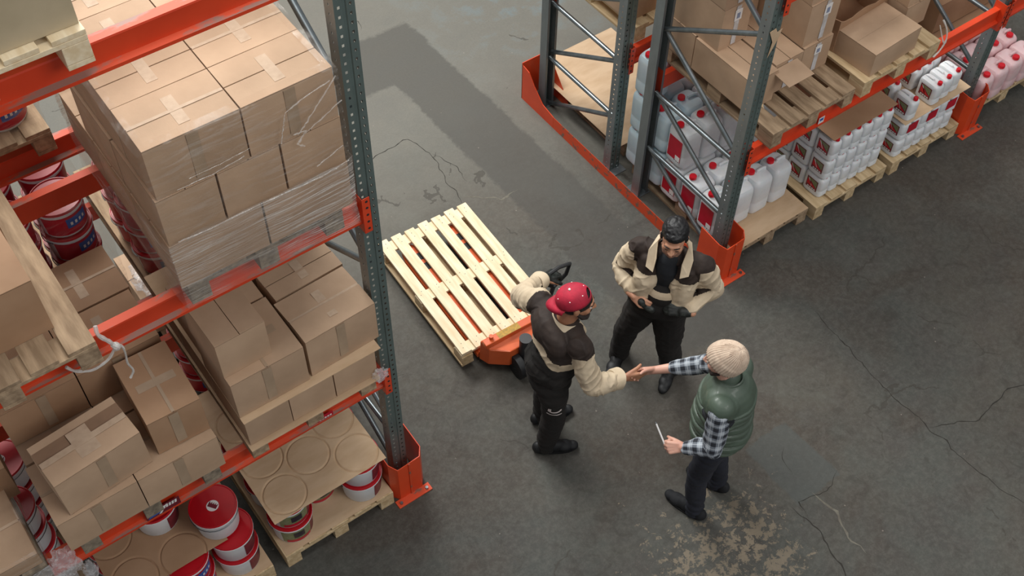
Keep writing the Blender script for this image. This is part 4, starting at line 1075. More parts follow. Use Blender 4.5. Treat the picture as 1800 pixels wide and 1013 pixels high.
def hand(B, w, d, n, side, curls, L=1.0, grow=0.0, thumb=(.75, .55, .25), spread=.0, tc=.35):
    """w wrist, d finger dir, n palm normal, side: direction of the thumb"""
    w = V(w); d = V(d).normalized(); n = V(n); n = (n-d*n.dot(d)).normalized(); s = d.cross(n); s = s if s.dot(V(side)) > 0 else -s
    B.limb([w-d*.03, w+d*.01], [.026+grow, .026+grow])
    offs = (.030, .010, -.011, -.030); base = (.088, .092, .088, .080); ln = (.072, .080, .074, .058)
    for k in range(4):
        p0 = w+s*offs[k]*.55+d*.012; p1 = w+d*base[k]*L+s*offs[k]
        B.limb([p0, p1], [.0165+grow, .0115+grow])
        c = curls[k] if isinstance(curls[0], (tuple, list)) else curls
        p = p1; a = 0; l = ln[k]*L; r = (.0098, .009, .0082, .0072)
        dd = (d+s*spread*(1.5-k)).normalized()
        for q, fr in enumerate((.45, .30, .25)):
            a += c[q]; q_ = p+(dd*cos(a)+n*sin(a))*l*fr
            B.limb([p, q_], [r[q]+grow, r[q+1]+grow], n=10); p = q_
    t0 = w+d*.022+s*.022+n*.006; td = (d*thumb[0]+s*thumb[1]+n*thumb[2]).normalized()
    t1 = t0+td*.042; td2 = (td+(d*.6+n*tc)).normalized(); t2 = t1+td2*.030*L; t3 = t2+(td2+n*tc*.6).normalized()*.024*L
    B.limb([t0, t1, t2, t3], [.016+grow, .0125+grow, .0108+grow, .0088+grow], n=10)
def head(B, H, f, u, sc=1.0):
    f = V(f).normalized(); u = V(u); u = (u-f*u.dot(f)).normalized(); r = f.cross(u)
    P = lambda a, b, c: H+(r*a+f*b+u*c)*sc
    A = (r, f, u); S = lambda *x: tuple(q*sc for q in x)
    B.ball(P(0, -.012, .028), S(.076, .094, .088), A, 22)
    B.ball(P(0, .020, -.015), S(.066, .074, .082), A, 20)
    B.ball(P(0, .028, -.062), S(.050, .056, .062), A, 18)
    B.ball(P(0, .068, -.094), S(.022, .018, .018), A, 12)
    B.limb([P(-.034, .074, .030), P(0, .084, .028), P(.034, .074, .030)], S(.013, .012, .013), n=10)
    B.limb([P(0, .088, .018), P(0, .103, -.010), P(0, .108, -.022)], S(.009, .011, .0135), n=10)
    for q in (-1, 1):
        B.ball(P(q*.013, .096, -.023), S(.010, .011, .009), A, 10)
        B.ball(P(q*.040, .056, -.018), S(.024, .026, .026), A, 12)
        B.ball(P(q*.079, -.006, -.004), S(.008, .019, .031), A, 12)
        B.ball(P(q*.083, -.014, .006), S(.008, .012, .020), A, 10)
    B.limb([P(-.020, .082, -.056), P(0, .091, -.053), P(.020, .082, -.056)], S(.0065, .009, .0065), n=8)
    B.limb([P(-.016, .081, -.067), P(0, .088, -.067), P(.016, .081, -.067)], S(.0065, .009, .0065), n=8)
    return P, (r, f, u)
SKIN = lambda nm, a, b: mat(nm, a, b, .5, ns=9, sss=.12)
SK1 = SKIN('light_olive_skin', 'c79578', 'b9846a'); SK2 = SKIN('tan_skin', 'b98565', 'a87357'); SK3 = SKIN('fair_skin', 'd6a692', 'c99683')
HAIR = mat('black_hair', '08070a', '100e11', .5, ns=60, scale=(1, 1, 1), bump=.6, bs=120)
BEARD = mat('dark_beard', '221a17', '2e2420', .7, ns=60, bump=.5, bs=150)
BROWN = mat('dark_brown_workwear', '30231c', '261b16', .78, ns=12, bump=.2, bs=160)
BEIGE = mat('beige_workwear', 'cfbda2', 'bfac91', .8, ns=8, bump=.2, bs=160)
TROU = mat('black_brown_trousers', '14110f', '1b1613', .9, ns=7, bump=.3, bs=140)
SHIRT = mat('black_tshirt', '101319', '161a20', .8, ns=20)
NAVY = mat('navy_trousers', '191c26', '20232e', .85, ns=8, bump=.2, bs=140)
SHOE = mat('black_leather', '131417', '0c0d0f', .6, ns=20)
SUEDE = mat('black_suede', '0f1014', '16181c', .8, ns=30)
SOLE = mat('shoe_sole', '0c0c0d', rough=.8)
GLOVE = mat('black_work_glove', '1a1d1b', '3b403c', .55, ns=28, lo=.5, hi=.68)
CAPF = mat('faded_red_cap', 'b81c38', '9c1630', .75, ns=16, bump=.2, bs=200)
WHT = mat('white_embroidery', 'e9dcd8', rough=.7)
BEANIE = mat('cream_knit', 'cfbaa5', 'c0a995', .9, ns=40, bump=.4, bs=260)
EYEW = mat('eye_white', 'cfc6c0', rough=.3)
m_, t_, b_, o_ = nt('green_quilted_nylon'); VEST = m_
vv = noise_n(t_, coords(t_), 7, 4)
t_.links.new(mixc(t_, vv, sr('3c4a3e'), sr('4f5d50')), b_.inputs['Base Color']); b_.inputs['Roughness'].default_value = .52; b_.inputs['Coat Weight'].default_value = .12
def plaid():
    m, t, b, o = nt('grey_plaid_flannel'); tc = N(t, 'ShaderNodeTexCoord'); sp = N(t, 'ShaderNodeSeparateXYZ'); t.links.new(tc.outputs['UV'], sp.inputs[0])
    def st(s, pitch, wd, off=0):
        fr = math_n(t, 'FRACT', math_n(t, 'MULTIPLY_ADD', s, 1/pitch, off)); return math_n(t, 'LESS_THAN', fr, wd)
    U, W_ = sp.outputs[0], sp.outputs[1]
    a = math_n(t, 'MULTIPLY', math_n(t, 'ADD', st(U, .062, .46), st(W_, .062, .46)), .5)
    c = ramp(t, a, [(.0, sr('9ea5ad')), (.5, sr('676d76')), (1, sr('23262e'))])
    th = math_n(t, 'MAXIMUM', st(U, .062, .07, .27), st(W_, .062, .07, .27))
    c = mixc(t, math_n(t, 'MULTIPLY', th, .55), c, sr('c9ced3'))
    t.links.new(c, b.inputs['Base Color']); b.inputs['Roughness'].default_value = .85; return m
PLAID = plaid()
def shoe(parent, base, ank, d, mt, name='shoe', L=.185):
    a = V((ank[0], ank[1], 0)); d = V((d[0], d[1], 0)).normalized(); s = V((-d.y, d.x, 0)); B = Blob()
    heel = a-d*.055
    B.ball(heel+V((0, 0, .045)), (.040, .045, .05), (s, d, V((0, 0, 1)))); B.ball(a+d*.06+V((0, 0, .045)), (.043, .075, .050), (s, d, V((0, 0, 1))))
    B.ball(a+d*.125+V((0, 0, .034)), (.049, .062, .037), (s, d, V((0, 0, 1)))); B.ball(a+d*L+V((0, 0, .028)), (.038, .040, .028), (s, d, V((0, 0, 1))))
    B.limb([a+V((0, 0, .06)), a+V((0, 0, .12))], [.043, .045])
    o = skinmesh(name, B, .007, 3, [mt], parent, base, post=lambda c: V((c.x, c.y, max(c.z, .008))))
    q = M(); n = 28
    for z in (.0, .016):
        for i in range(n):
            t_ = 2*pi*i/n; x = cos(t_); y = sin(t_); w = .044+.012*max(0, x)*(1 if x < .7 else .8)
            q.v.append(tuple(a+d*(.065+x*.148)+s*(y*w)+V((0, 0, z))-base))
    for i in range(n): q.f.append((i, (i+1) % n, n+(i+1) % n, n+i)); q.m.append(0)
    q.f += [tuple(range(n))[::-1], tuple(range(n, 2*n))]; q.m += [0, 0]
    obj('shoe_sole', q, SOLE, o)
    return o
def trousers(parent, base, P, HL, HR, KL, KR, AL, AR, mt, r, f, name='trousers', fat=1.0, top=1.02):
    B = Blob(); Z = V((0, 0, 1))
    B.ball(P+V((0, 0, .02)), (.185*fat, .135*fat, .13), (r, f, Z), 20); B.ball(P+V((0, 0, .12)), (.165*fat, .125*fat, .11), (r, f, Z), 20)
    for h, k, a in ((HL, KL, AL), (HR, KR, AR)):
        h, k, a = V(h), V(k), V(a)
        B.limb([h-V((0, 0, .03)), h.lerp(k, .5), k, k.lerp(a, .55), a+V((0, 0, .03)), a+V((0, 0, -.045))], [.100*fat, .092*fat, .079*fat, .072*fat, .070*fat, .068*fat])
    def dp(co, n): 
        low = max(0, 1-abs(co.z-.14)/.12)
        return wr(co, 7, .016, (1, 1, .7))+.007*sin(co.z*95+6*noise.noise(co*5))*low+wr(co, 18, .006, (1, 1, 1.8))
    return skinmesh(name, B, .010, 5, [mt], parent, base, disp=dp, post=lambda c: V((c.x, c.y, max(c.z, .02))))
Zv = V((0, 0, 1))
def armuv(S, E, Wr):
    S, E, Wr = V(S), V(E), V(Wr)
    L1 = (E-S).length; d1 = (E-S).normalized(); d2 = (Wr-E).normalized()
    def uv(c):
        t1 = (c-S).dot(d1); t2 = (c-E).dot(d2)
        p1 = S+d1*max(0, min(L1, t1)); p2 = E+d2*max(0, t2)
        if (c-p1).length < (c-p2).length: u = t1; ax = d1; q = c-p1
        else: u = L1+t2; ax = d2; q = c-p2
        x = Zv-ax*Zv.dot(ax); x = x.normalized() if x.length > .05 else V((1, 0, 0)); y = ax.cross(x)
        return (u, atan2(q.dot(y), q.dot(x))*.058)
    return uv

def fold(c, SL, EL, WL, SR, ER, WR):
    # broad drape plus sharper creases running round the sleeves and down the back
    e = wr(c, 7, .020, (1, 1, .8))
    best = 9; u = 0
    for S, E, W_ in ((SL, EL, WL), (SR, ER, WR)):
        for a, b, o in ((S, E, 0), (E, W_, .3)):
            d = b-a; k = max(0, min(1, (c-a).dot(d)/d.length_squared)); ds = (c-(a+d*k)).length
            if ds < best: best = ds; u = o+k*d.length
    q = 1-abs(noise.noise(V((c.x*9+u*13, c.y*9, c.z*9+u*4))))*2.4
    cr = max(0, q)**3
    return e+(.010*cr-.003 if best < .1 else .007*cr-.002)+wr(c, 24, .003)

# ---------------------------------------------------------------- worker with the red cap
def worker_cap():
    base = V((2.74, 3.22, 0))
    t = thing('person', 'worker in a backwards red cap and brown and beige jacket shaking hands', 'person', base)
    f = V((.97, -.24, 0)).normalized(); r = f.cross(Zv)
    P = V((2.685, 3.17, .95)); Nk = V((2.765, 3.15, 1.50)); H = V((2.815, 3.115, 1.655)); Ch = V((2.725, 3.165, 1.28))
    SL, SR = V((2.745, 3.375, 1.435)), V((2.745, 2.975, 1.42)); EL, ER = V((2.775, 3.60, 1.205)), V((2.765, 2.865, 1.125))
    WL, WR = V((3.03, 3.705, 1.10)), V((2.995, 2.819, 1.07))
    HL, HR = V((2.715, 3.27, .90)), V((2.66, 3.09, .90)); KL, KR = V((2.79, 3.33, .5)), V((2.705, 3.12, .5)); AL, AR = V((2.83, 3.37, .09)), V((2.70, 3.165, .09))
    ff = V((.82, -.58, -.14)).normalized(); uu = V((.12, -.10, 1))
    B = Blob()
    hp, ax = head(B, H, ff, uu)
    B.limb([H-Zv*.05-f*.01, Nk, Nk-Zv*.08], [.056, .058, .07]); B.ball(Ch, (.15, .10, .2), (r, f, Zv)); B.ball(P+Zv*.06, (.14, .10, .16), (r, f, Zv))
    for S, E, W_ in ((SL, EL, WL), (SR, ER, WR)): B.limb([Nk-Zv*.1, S, E, W_], [.06, .05, .036, .025])
    for h, k, a in ((HL, KL, AL), (HR, KR, AR)): B.limb([P, h, k, a], [.1, .07, .05, .038])
    dR = V((.86, -.50, -.04)).normalized(); nR = V((.5, .86, 0))
    hand(B, WR, dR, nR, (0, 0, 1), [(.25, .35, .25), (.35, .45, .3), (.45, .55, .35), (.55, .6, .4)], 1.02, .0005, thumb=(.85, .45, .35), tc=.45)
    hand(B, WL, V((1, .06, -.25)), V((0, .05, -1)), (0, -1, .2), (.5, .7, .5), .95, -.001)
    skinmesh('body', B, .0052, 2, [SK2], t, base)
    # glove on the left hand
    B = Blob(); hand(B, WL+V((.02, 0, -.005)), V((1, .06, -.25)), V((0, .05, -1)), (0, -1, .2), (.55, .75, .5), 1.03, .004)
    B.limb([WL+V((-.005, 0, 0)), WL+V((.03, 0, -.01))], [.034, .036])
    skinmesh('glove', B, .005, 1, [GLOVE], t, base)
    # jacket
    B = Blob()
    B.ball(Ch+V((0, 0, .02)), (.205, .140, .21), (r, f, Zv), 24); B.ball(Ch-Zv*.13-f*.01, (.185, .145, .19), (r, f, Zv), 24); B.ball(P+Zv*.12, (.19, .145, .14), (r, f, Zv), 24)
    B.ball(Ch+Zv*.115-f*.045, (.19, .10, .13), (r, f, Zv), 22); B.ball(Nk-Zv*.10-f*.055, (.15, .085, .085), (r, f, Zv), 22)
    B.limb([Nk-Zv*.05, SL-Zv*.01], [.085, .078]); B.limb([Nk-Zv*.05, SR-Zv*.01], [.085, .078])
    B.limb([SL, SL.lerp(EL, .5), EL, EL.lerp(WL, .45), EL.lerp(WL, .82)], [.083, .078, .068, .062, .056])
    B.limb([SR, SR.lerp(ER, .5), ER, ER.lerp(WR, .4), ER.lerp(WR, .72)], [.083, .078, .068, .062, .058])
    def seg(c, a, b):
        d = b-a; k = max(0, min(1, (c-a).dot(d)/d.length_squared)); return (c-(a+d*k)).length, k
    def cls(c, n):
        a = (c-Ch).dot(r); bk = (c-Ch).dot(f); w = .014*sin(a*26+1)
        dl, kl = seg(c, SL, EL); dl2, kl2 = seg(c, EL, WL); dr, kr = seg(c, SR, ER); dr2, kr2 = seg(c, ER, WR)
        if a < -.225 or dl2 < .085 and a < -.2:
            if dl2 < .09 and kl2 > .1 and n.z < -.1: return 0
            if c.z < EL.z-.02 and kl2 < .3: return 0
            return 1
        if (a > .20 and c.z < 1.40) or dr2 < .085 and (c-P).dot(r) > .2: 
            return 1
        if a > .235: return 0 if c.z > 1.40 else 1
        lo = 1.250-.16*a+w+.03*cos(a*9)
        if c.z > lo+.075: return 0
        if c.z > lo: return 1
        return 2
    def dp(c, n): return fold(c, SL, EL, WL, SR, ER, WR)
    J = skinmesh('jacket', B, .0055, 13, [BROWN, BEIGE, TROU], t, base, classify=cls, disp=dp)
    # cuffs and collar
    def cuff(a, b, r0, r1, mt, nm='jacket_cuff'):
        m = M(); a = V(a); b = V(b); d = (b-a).normalized(); u = d.orthogonal().normalized(); w = d.cross(u); n = 28
        for k, (s_, rr) in enumerate(((0, r0*.9), (0, r0), (.25, r1), (1, r1*1.04), (1, r1*.9), (.3, r1*.86))):
            p = a+(b-a)*s_
            for i in range(n):
                an = 2*pi*i/n; q = rr*(1+.05*sin(3*an+k)); m.v.append(tuple(p+(u*cos(an)+w*sin(an))*q+d*.008*sin(2*an)-base))
        for k in range(5):
            for i in range(n): m.f.append((k*n+i, k*n+(i+1) % n, (k+1)*n+(i+1) % n, (k+1)*n+i)); m.m.append(0)
        return obj(nm, m, mt, t, smooth=True)
    dR2 = (WR-ER).normalized(); dL2 = (WL-EL).normalized()
    cuff(ER.lerp(WR, .60), ER.lerp(WR, .86), .062, .068, BEIGE); cuff(EL.lerp(WL, .70), EL.lerp(WL, .93), .058, .062, BEIGE)
    m = M(); n = 30; cc = Nk+V((0, 0, -.005))
    for k, (z, rr) in enumerate(((.025, .078), (.045, .080), (-.015, .118), (-.045, .125), (-.05, .118), (.02, .07))):
        for i in range(n+1):
            an = -2.55+5.1*i/n  # open at the front
            dd = (-f)*cos(an)+r*sin(an); zz = z-.012*(1-cos(an))*.5
            m.v.append(tuple(cc+dd*rr*V((1, 1, 1)).x+Zv*(zz-.02*(1-cos(an)))+f*.01-base))
    for k in range(5):
        for i in range(n): a = k*(n+1)+i; m.f.append((a, a+1, a+n+2, a+n+1)); m.m.append(0)
    obj('jacket_collar', m, BEIGE, t, smooth=True)
    T = trousers(t, base, P, HL, HR, KL, KR, AL, AR, TROU, r, f, 'trousers')
    # pale emblem and strip on the right thigh
    bv = BVHTree.FromPolygons([v.co+base for v in T.data.vertices], [p.vertices[:] for p in T.data.polygons])
    def patch(pts2, c, out, up, nm):
        c = V(c); out = V(out).normalized(); up = V(up); up = (up-out*up.dot(out)).normalized(); sd = up.cross(out); m = M(); k = len(pts2)
        for (a, b) in pts2:
            o3 = c+sd*a+up*b+out*.3; loc, nn, _, _ = bv.ray_cast(o3, -out)
            loc = loc or o3-out*.3; m.v.append(tuple(loc+out*.003-base))
        m.f.append(tuple(range(k))); m.m.append(0); return m
    out = V((-.50, -.85, .12)); c0 = V((2.635, 3.03, .77)); 
    arcp = [(.042*cos(a), .030*sin(a)) for a in [pi+pi*i/9 for i in range(10)]]; arci = [(.029*cos(a), .016*sin(a)) for a in [2*pi-pi*i/9 for i in range(10)]]
    for i in range(9): pass
    mm = M()
    for x in [-.046+.011*i for i in range(8)]:
        d_ = .010*(x/.046)**2; q = patch([(x, -.030+d_), (x+.011, -.030+d_), (x+.011, -.012+d_), (x, -.012+d_)], c0, out, Zv, ''); mm.add(q.v, q.f)
    for pp in ([(-.046, -.012), (-.028, -.012), (-.028, .012), (-.046, .012)], [(-.046, .012), (-.028, .012), (-.028, .036), (-.046, .036)], [(.028, -.010), (.042, -.010), (.042, .010), (.030, .010)]):
        q = patch(pp, c0, out, Zv, ''); mm.add(q.v, q.f)
    obj('reflective_emblem', mm, WHT, T, fix=False)
    mm = M()
    for i in range(6):
        x = -.048+i*.016; q = patch([(x, -.082), (x+.016, -.082), (x+.016, -.069), (x, -.069)], c0, out, Zv, ''); mm.add(q.v, q.f)
    obj('reflective_piping', mm, WHT, T, fix=False)
    shoe(t, base, AR, (.87, -.49), SHOE); shoe(t, base, AL, (.96, -.25), SHOE)
    # beard
    r_, f_, u_ = ax; S = H
    B = Blob(); q = lambda a, b, c: hp(a, b, c)
    B.limb([q(-.071, .005, -.030), q(-.060, .040, -.068), q(-.03, .070, -.098), q(0, .080, -.104), q(.03, .070, -.096), q(.060, .040, -.066), q(.070, .005, -.030)], [.010, .016, .018, .019, .018, .016, .010])
    B.limb([q(-.024, .083, -.046), q(0, .094, -.041), q(.024, .083, -.046)], [.008, .009, .008])
    skinmesh('beard', B, .004, 2, [BEARD], t, base)
    for sg in (-1, 1):
        e = Blob(); e.ball(hp(sg*.031, .074, .004), .0135, n=12); skinmesh('eye', e, .003, 0, [EYEW], t, base)
        e = Blob(); e.limb([hp(sg*.018, .092, .030), hp(sg*.046, .078, .030)], [.006, .005], n=8); skinmesh('eyebrow', e, .003, 0, [BEARD], t, base)
    # hair under the cap
    B = Blob(); B.ball(hp(0, -.012, .030), (.080, .098, .088), ax, 20); B.ball(hp(0, -.03, -.02), (.072, .07, .06), ax, 16)
    skinmesh('hair', B, .005, 1, [HAIR], t, base)
    # cap, worn backwards: crown, brim to the rear, cut-out above the forehead
    cp = M(); n = 120; k = 34; upc = (u_*1.0-f_*.50).normalized(); fc = (f_-upc*f_.dot(upc)).normalized(); rc = fc.cross(upc); C0 = hp(0, -.030, .040)
    def cpt(ph, th, ex=0):
        R1 = .088+ex; R2 = .105+ex; hh = .080+ex
        seam = -.0012*max(0, 1-abs(((ph/(2*pi)*6) % 1)-.0)*14)
        return C0+rc*((R1+seam)*sin(th)**.85*sin(ph))+fc*((R2+seam)*sin(th)**.85*cos(ph))+upc*(hh*max(0, cos(th)))
    fs = []; idx = {}
    for i in range(k+1):
        for j in range(n): idx[i, j] = len(cp.v); cp.v.append(tuple(cpt(2*pi*j/n, pi/2*i/k)-upc*(.012 if i == k else 0)-base))
    for i in range(k):
        for j in range(n):
            ph = 2*pi*(j+.5)/n; th = pi/2*(i+.5)/k; pw = ((ph+pi) % (2*pi))-pi
            if (pw/.50)**2+((pi/2-th)/.62)**2 < 1 and i < k-3: continue
            cp.f.append((idx[i, j], idx[i+1, j], idx[i+1, (j+1) % n], idx[i, (j+1) % n])); cp.m.append(0)
    cap = obj('cap', cp, CAPF, t, smooth=True, fix=False); sd = cap.modifiers.new('th', 'SOLIDIFY'); sd.thickness = .003
    br = M(); nb = 20
    for i in range(nb+1):
        a = -1.05+2.1*i/nb
        for q_, (e1, dz) in enumerate(((0, 0), (.035, .002), (.068, -.010))):
            c_ = cos(a)
            p = C0-fc*(.103*cos(a)+e1*c_**1.0)+rc*(.087*sin(a)*(1+e1*1.5))+upc*(-.004+dz-.05*sin(a)**2*(.3+e1*6))
            br.v.append(tuple(p-base))
    for i in range(nb):
        for q_ in range(2): a = i*3+q_; br.f.append((a, a+1, a+4, a+3)); br.m.append(0)
    bo = obj('cap_brim', br, CAPF, cap, smooth=True, fix=False); sd = bo.modifiers.new('th', 'SOLIDIFY'); sd.thickness = .004
    obj('cap_button', M().lathe([(.008, 0), (.006, .005), (.001, .006)], 12, tuple(C0+upc*.084-base)), WHT, cap)
    for i in range(6):
        ph = pi/6+i*pi/3+.1; p = cpt(ph, .85, .002)
        e = Blob(); e.ball(p, (.0042, .0042, .003)); e.m.v = [tuple(V(v)-base) for v in e.m.v]; obj('cap_eyelet', e.m, WHT, cap, smooth=True)
    return t
worker_cap()
t = Blob()

# ---------------------------------------------------------------- smiling worker facing the camera
def worker_dark():
    base = V((3.64, 3.22, 0))
    t = thing('person', 'black-haired worker in open beige and brown jacket looking down at his gloves', 'person', base)
    f = V((-.80, -.60, 0)).normalized(); r = f.cross(Zv)
    P = V((3.61, 3.21, .95)); Nk = V((3.635, 3.19, 1.50)); H = V((3.60, 3.165, 1.645)); Ch = V((3.63, 3.20, 1.28))
    SR, SL = V((3.53, 3.365, 1.425)), V((3.755, 3.03, 1.425)); ER, EL = V((3.50, 3.475, 1.15)), V((3.86, 2.985, 1.15))
    WR, WL = V((3.425, 3.262, 1.10)), V((3.622, 2.955, 1.10))
    HR, HL = V((3.555, 3.29, .90)), V((3.665, 3.14, .90)); KR, KL = V((3.545, 3.385, .5)), V((3.695, 3.125, .5)); AR, AL = V((3.60, 3.48, .09)), V((3.82, 3.165, .09))
    ff = V((-.70, -.60, -.20)).normalized(); uu = V((-.1, -.1, 1))
    B = Blob(); hp, ax = head(B, H, ff, uu)
    B.limb([H-Zv*.05, Nk, Nk-Zv*.08], [.058, .060, .07]); B.ball(Ch, (.15, .10, .2), (r, f, Zv)); B.ball(P+Zv*.06, (.14, .10, .16), (r, f, Zv))
    for S, E, W_ in ((SL, EL, WL), (SR, ER, WR)): B.limb([Nk-Zv*.1, S, E, W_], [.06, .05, .036, .026])
    for h, k, a in ((HL, KL, AL), (HR, KR, AR)): B.limb([P, h, k, a], [.1, .07, .05, .038])
    dR = V((.22, -.94, -.20)).normalized(); nR = V((.80, .15, -.6))
    hand(B, WR, dR, nR, (0, -.3, 1), [(.55, .7, .5), (.7, .8, .5), (.8, .85, .5), (.9, .9, .5)], 1.0, .0005, thumb=(.8, .3, .5))
    hand(B, WL, V((-.55, .80, -.12)), V((.5, .3, -.8)), (-.3, 0, 1), (.5, .7, .5), .95, -.001)
    skinmesh('body', B, .0052, 2, [SK1], t, base)
    B = Blob(); hand(B, WL+V((-.012, .018, -.003)), V((-.55, .80, -.12)), V((.5, .3, -.8)), (-.3, 0, 1), (.45, .65, .5), 1.08, .0055)
    B.limb([WL, WL+V((-.02, .025, -.01))], [.034, .037])
    skinmesh('glove', B, .005, 1, [GLOVE], t, base)
    # jacket: two halves with the dark shirt and bib between
    B = Blob()
    B.ball(Ch+Zv*.02-f*.02, (.195, .110, .21), (r, f, Zv), 24); B.ball(Ch-Zv*.10-f*.01, (.192, .120, .17), (r, f, Zv), 24)
    for s_ in (-1, 1):
        B.limb([Ch+r*.120*s_+f*.035+Zv*.10, Ch+r*.128*s_+f*.060-Zv*.03, Ch+r*.140*s_+f*.065-Zv*.16], [.070, .078, .072], n=20)
        B.limb([Ch+r*.075*s_+f*.055+Zv*.06, Ch+r*.078*s_+f*.082-Zv*.03, Ch+r*.095*s_+f*.085-Zv*.17], [.045, .045, .042], n=18)
    B.limb([Nk-Zv*.055, SL-Zv*.02], [.074, .068]); B.limb([Nk-Zv*.055, SR-Zv*.02], [.074, .068])
    B.limb([SL-Zv*.01, SL.lerp(EL, .5), EL, EL.lerp(WL, .45), EL.lerp(WL, .80)], [.073, .070, .062, .060, .056])
    B.limb([SR-Zv*.01, SR.lerp(ER, .5), ER, ER.lerp(WR, .45), ER.lerp(WR, .72)], [.073, .070, .062, .060, .056])
    for S, E in ((SL, EL), (SR, ER)): B.limb([Ch+(S-Ch)*.75-Zv*.08, Ch.lerp(E, .75)], [.075, .06])
    def seg(c, a, b):
        d = b-a; k = max(0, min(1, (c-a).dot(d)/d.length_squared)); return (c-(a+d*k)).length, k
    def cls(c, n):
        a = (c-Ch).dot(r); bf = (c-Ch).dot(f)
        dl, kl = seg(c, SL, EL); dr, kr = seg(c, SR, ER); dl2, kl2 = seg(c, EL, WL); dr2, kr2 = seg(c, ER, WR)
        if bf > .0 and abs(a) < .040+.03*max(0, (1.20-c.z))+.05*max(0, c.z-1.36): return 2
        if min(dl2, dr2) < .09 and (abs(a) > .16 and c.z < 1.22):
            k = kl2 if dl2 < dr2 else kr2; E, W_ = (EL, WL) if dl2 < dr2 else (ER, WR)
            ax_ = E.lerp(W_, k); inn = (c-ax_).dot(-r if (E-Ch).dot(r) > 0 else r)*.6+(c-ax_).dot(f)*.5
            return 0 if (inn > -.004+.03*k and k < .9) else 1
        if abs(a) > .215: return 0 if c.z > 1.41 else 1
        if c.z > 1.325-.10*max(0, abs(a)-.15): return 0
        return 1 if c.z > 1.06 else 2
    J = skinmesh('jacket', B, .0055, 14, [BROWN, BEIGE, SHIRT], t, base, classify=cls, disp=lambda c, n: fold(c, SL, EL, WL, SR, ER, WR))
    # t-shirt chest, bib
    B = Blob(); B.ball(Ch+f*.045+Zv*.06, (.085, .075, .17), (r, f, Zv), 20); B.ball(Nk-Zv*.06+f*.02, (.075, .07, .06), (r, f, Zv), 16)
    skinmesh('tshirt', B, .007, 2, [SHIRT], t, base, disp=lambda c, n: wr(c, 14, .005))
    B = Blob(); B.ball(Ch+f*.055-Zv*.17, (.12, .095, .14), (r, f, Zv), 20); B.ball(P+f*.03+Zv*.06, (.16, .12, .14), (r, f, Zv), 20)
    skinmesh('bib', B, .0075, 2, [TROU, BEIGE], t, base, classify=lambda c, n: 1 if (1.145 < c.z < 1.195 and (c-Ch).dot(f) > .05 and abs((c-Ch).dot(r)) < .085) else 0)
    # collar points
    for s_ in (-1, 1):
        m = M(); pts = [Nk+r*s_*.062-f*.055+Zv*.045, Nk+r*s_*.085+f*.01+Zv*.035, Nk+r*s_*.070+f*.085-Zv*.045, Nk+r*s_*.075+f*.125-Zv*.135, Nk+r*s_*.125+f*.105-Zv*.120, Nk+r*s_*.130+f*.04-Zv*.035, Nk+r*s_*.095-f*.06+Zv*.01]
        off = (f*.25+Zv*.7+r*s_*.4).normalized()*.006; pts = [p+off*3.2 for p in pts]
        k = len(pts); m.v = [tuple(p-base) for p in pts]+[tuple(p+off-base) for p in pts]
        m.f = [tuple(range(k)), tuple(range(k, 2*k))[::-1]]+[(i, k+i, k+(i+1) % k, (i+1) % k) for i in range(k)]; m.m = [0]*len(m.f)
        obj('jacket_collar', m, BEIGE, t)
    m = M(); n = 16
    for rr, z in ((.078, .045), (.098, .0)):
        for i in range(n+1): an = -1.3+2.6*i/n; dd = -f*cos(an)+r*sin(an); m.v.append(tuple(Nk+dd*rr+Zv*z-base))
    for i in range(n): m.f.append((i, i+1, n+2+i, n+1+i)); m.m.append(0)
    o = obj('jacket_collar', m, BEIGE, t, smooth=True, fix=False); sd = o.modifiers.new('th', 'SOLIDIFY'); sd.thickness = .006
    T = trousers(t, base, P, HL, HR, KL, KR, AL, AR, TROU, r, f, 'trousers', 1.10)
    shoe(t, base, AR, (-.85, -.5), SHOE); shoe(t, base, AL, (-.85, -.55), SHOE)
    # hair
    B = Blob(); B.ball(hp(0, -.022, .062), (.083, .093, .084), ax, 22); B.ball(hp(0, .026, .082), (.062, .056, .040), ax, 18); B.ball(hp(0, -.055, .0), (.070, .055, .06), ax, 16)
    for s_ in (-1, 1): B.limb([hp(s_*.074, .012, .045), hp(s_*.073, .018, .012)], [.014, .009])
    skinmesh('hair', B, .005, 2, [HAIR], t, base, disp=lambda c, n: wr(c, 60, .004, (1, 1, 1)))
    B = Blob(); q = hp
    B.limb([q(-.064, .02, -.055), q(-.045, .055, -.088), q(0, .074, -.103), q(.045, .055, -.088), q(.064, .02, -.055)], [.008, .011, .014, .011, .008])
    st = mat('stubble_shadowed_skin', '7a5a4a', '8a6653', .6, ns=50)
    skinmesh('stubble', B, .004, 2, [st], t, base)
    B = Blob(); B.limb([q(-.017, .091, -.0605), q(0, .0965, -.063), q(.017, .091, -.0605)], [.0035, .004, .0035], n=8); skinmesh('mouth', B, .0022, 0, [mat('lip_line', '6e3a34', rough=.5)], t, base)
    for sg in (-1, 1):
        e = Blob(); e.ball(hp(sg*.031, .074, .004), .0135, n=12); skinmesh('eyelid', e, .003, 0, [SK1], t, base)
        e = Blob(); e.limb([hp(sg*.020, .0875, -.003), hp(sg*.031, .0885, -.006), hp(sg*.042, .084, -.003)], [.0025]*3, n=8); skinmesh('eyelashes', e, .002, 0, [HAIR], t, base)
        e = Blob(); e.limb([hp(sg*.016, .094, .026), hp(sg*.034, .091, .033), hp(sg*.050, .078, .028)], [.0035, .0042, .0025], n=8); skinmesh('eyebrow', e, .0025, 0, [HAIR], t, base)
    # loose glove held in the bare right hand
    g = Blob(); c = WR+dR*.10+V((.02, -.005, -.03))
    d2 = V((.55, -.55, -.45)).normalized(); g.limb([c-d2*.03, c+d2*.03], [.020, .028]); 
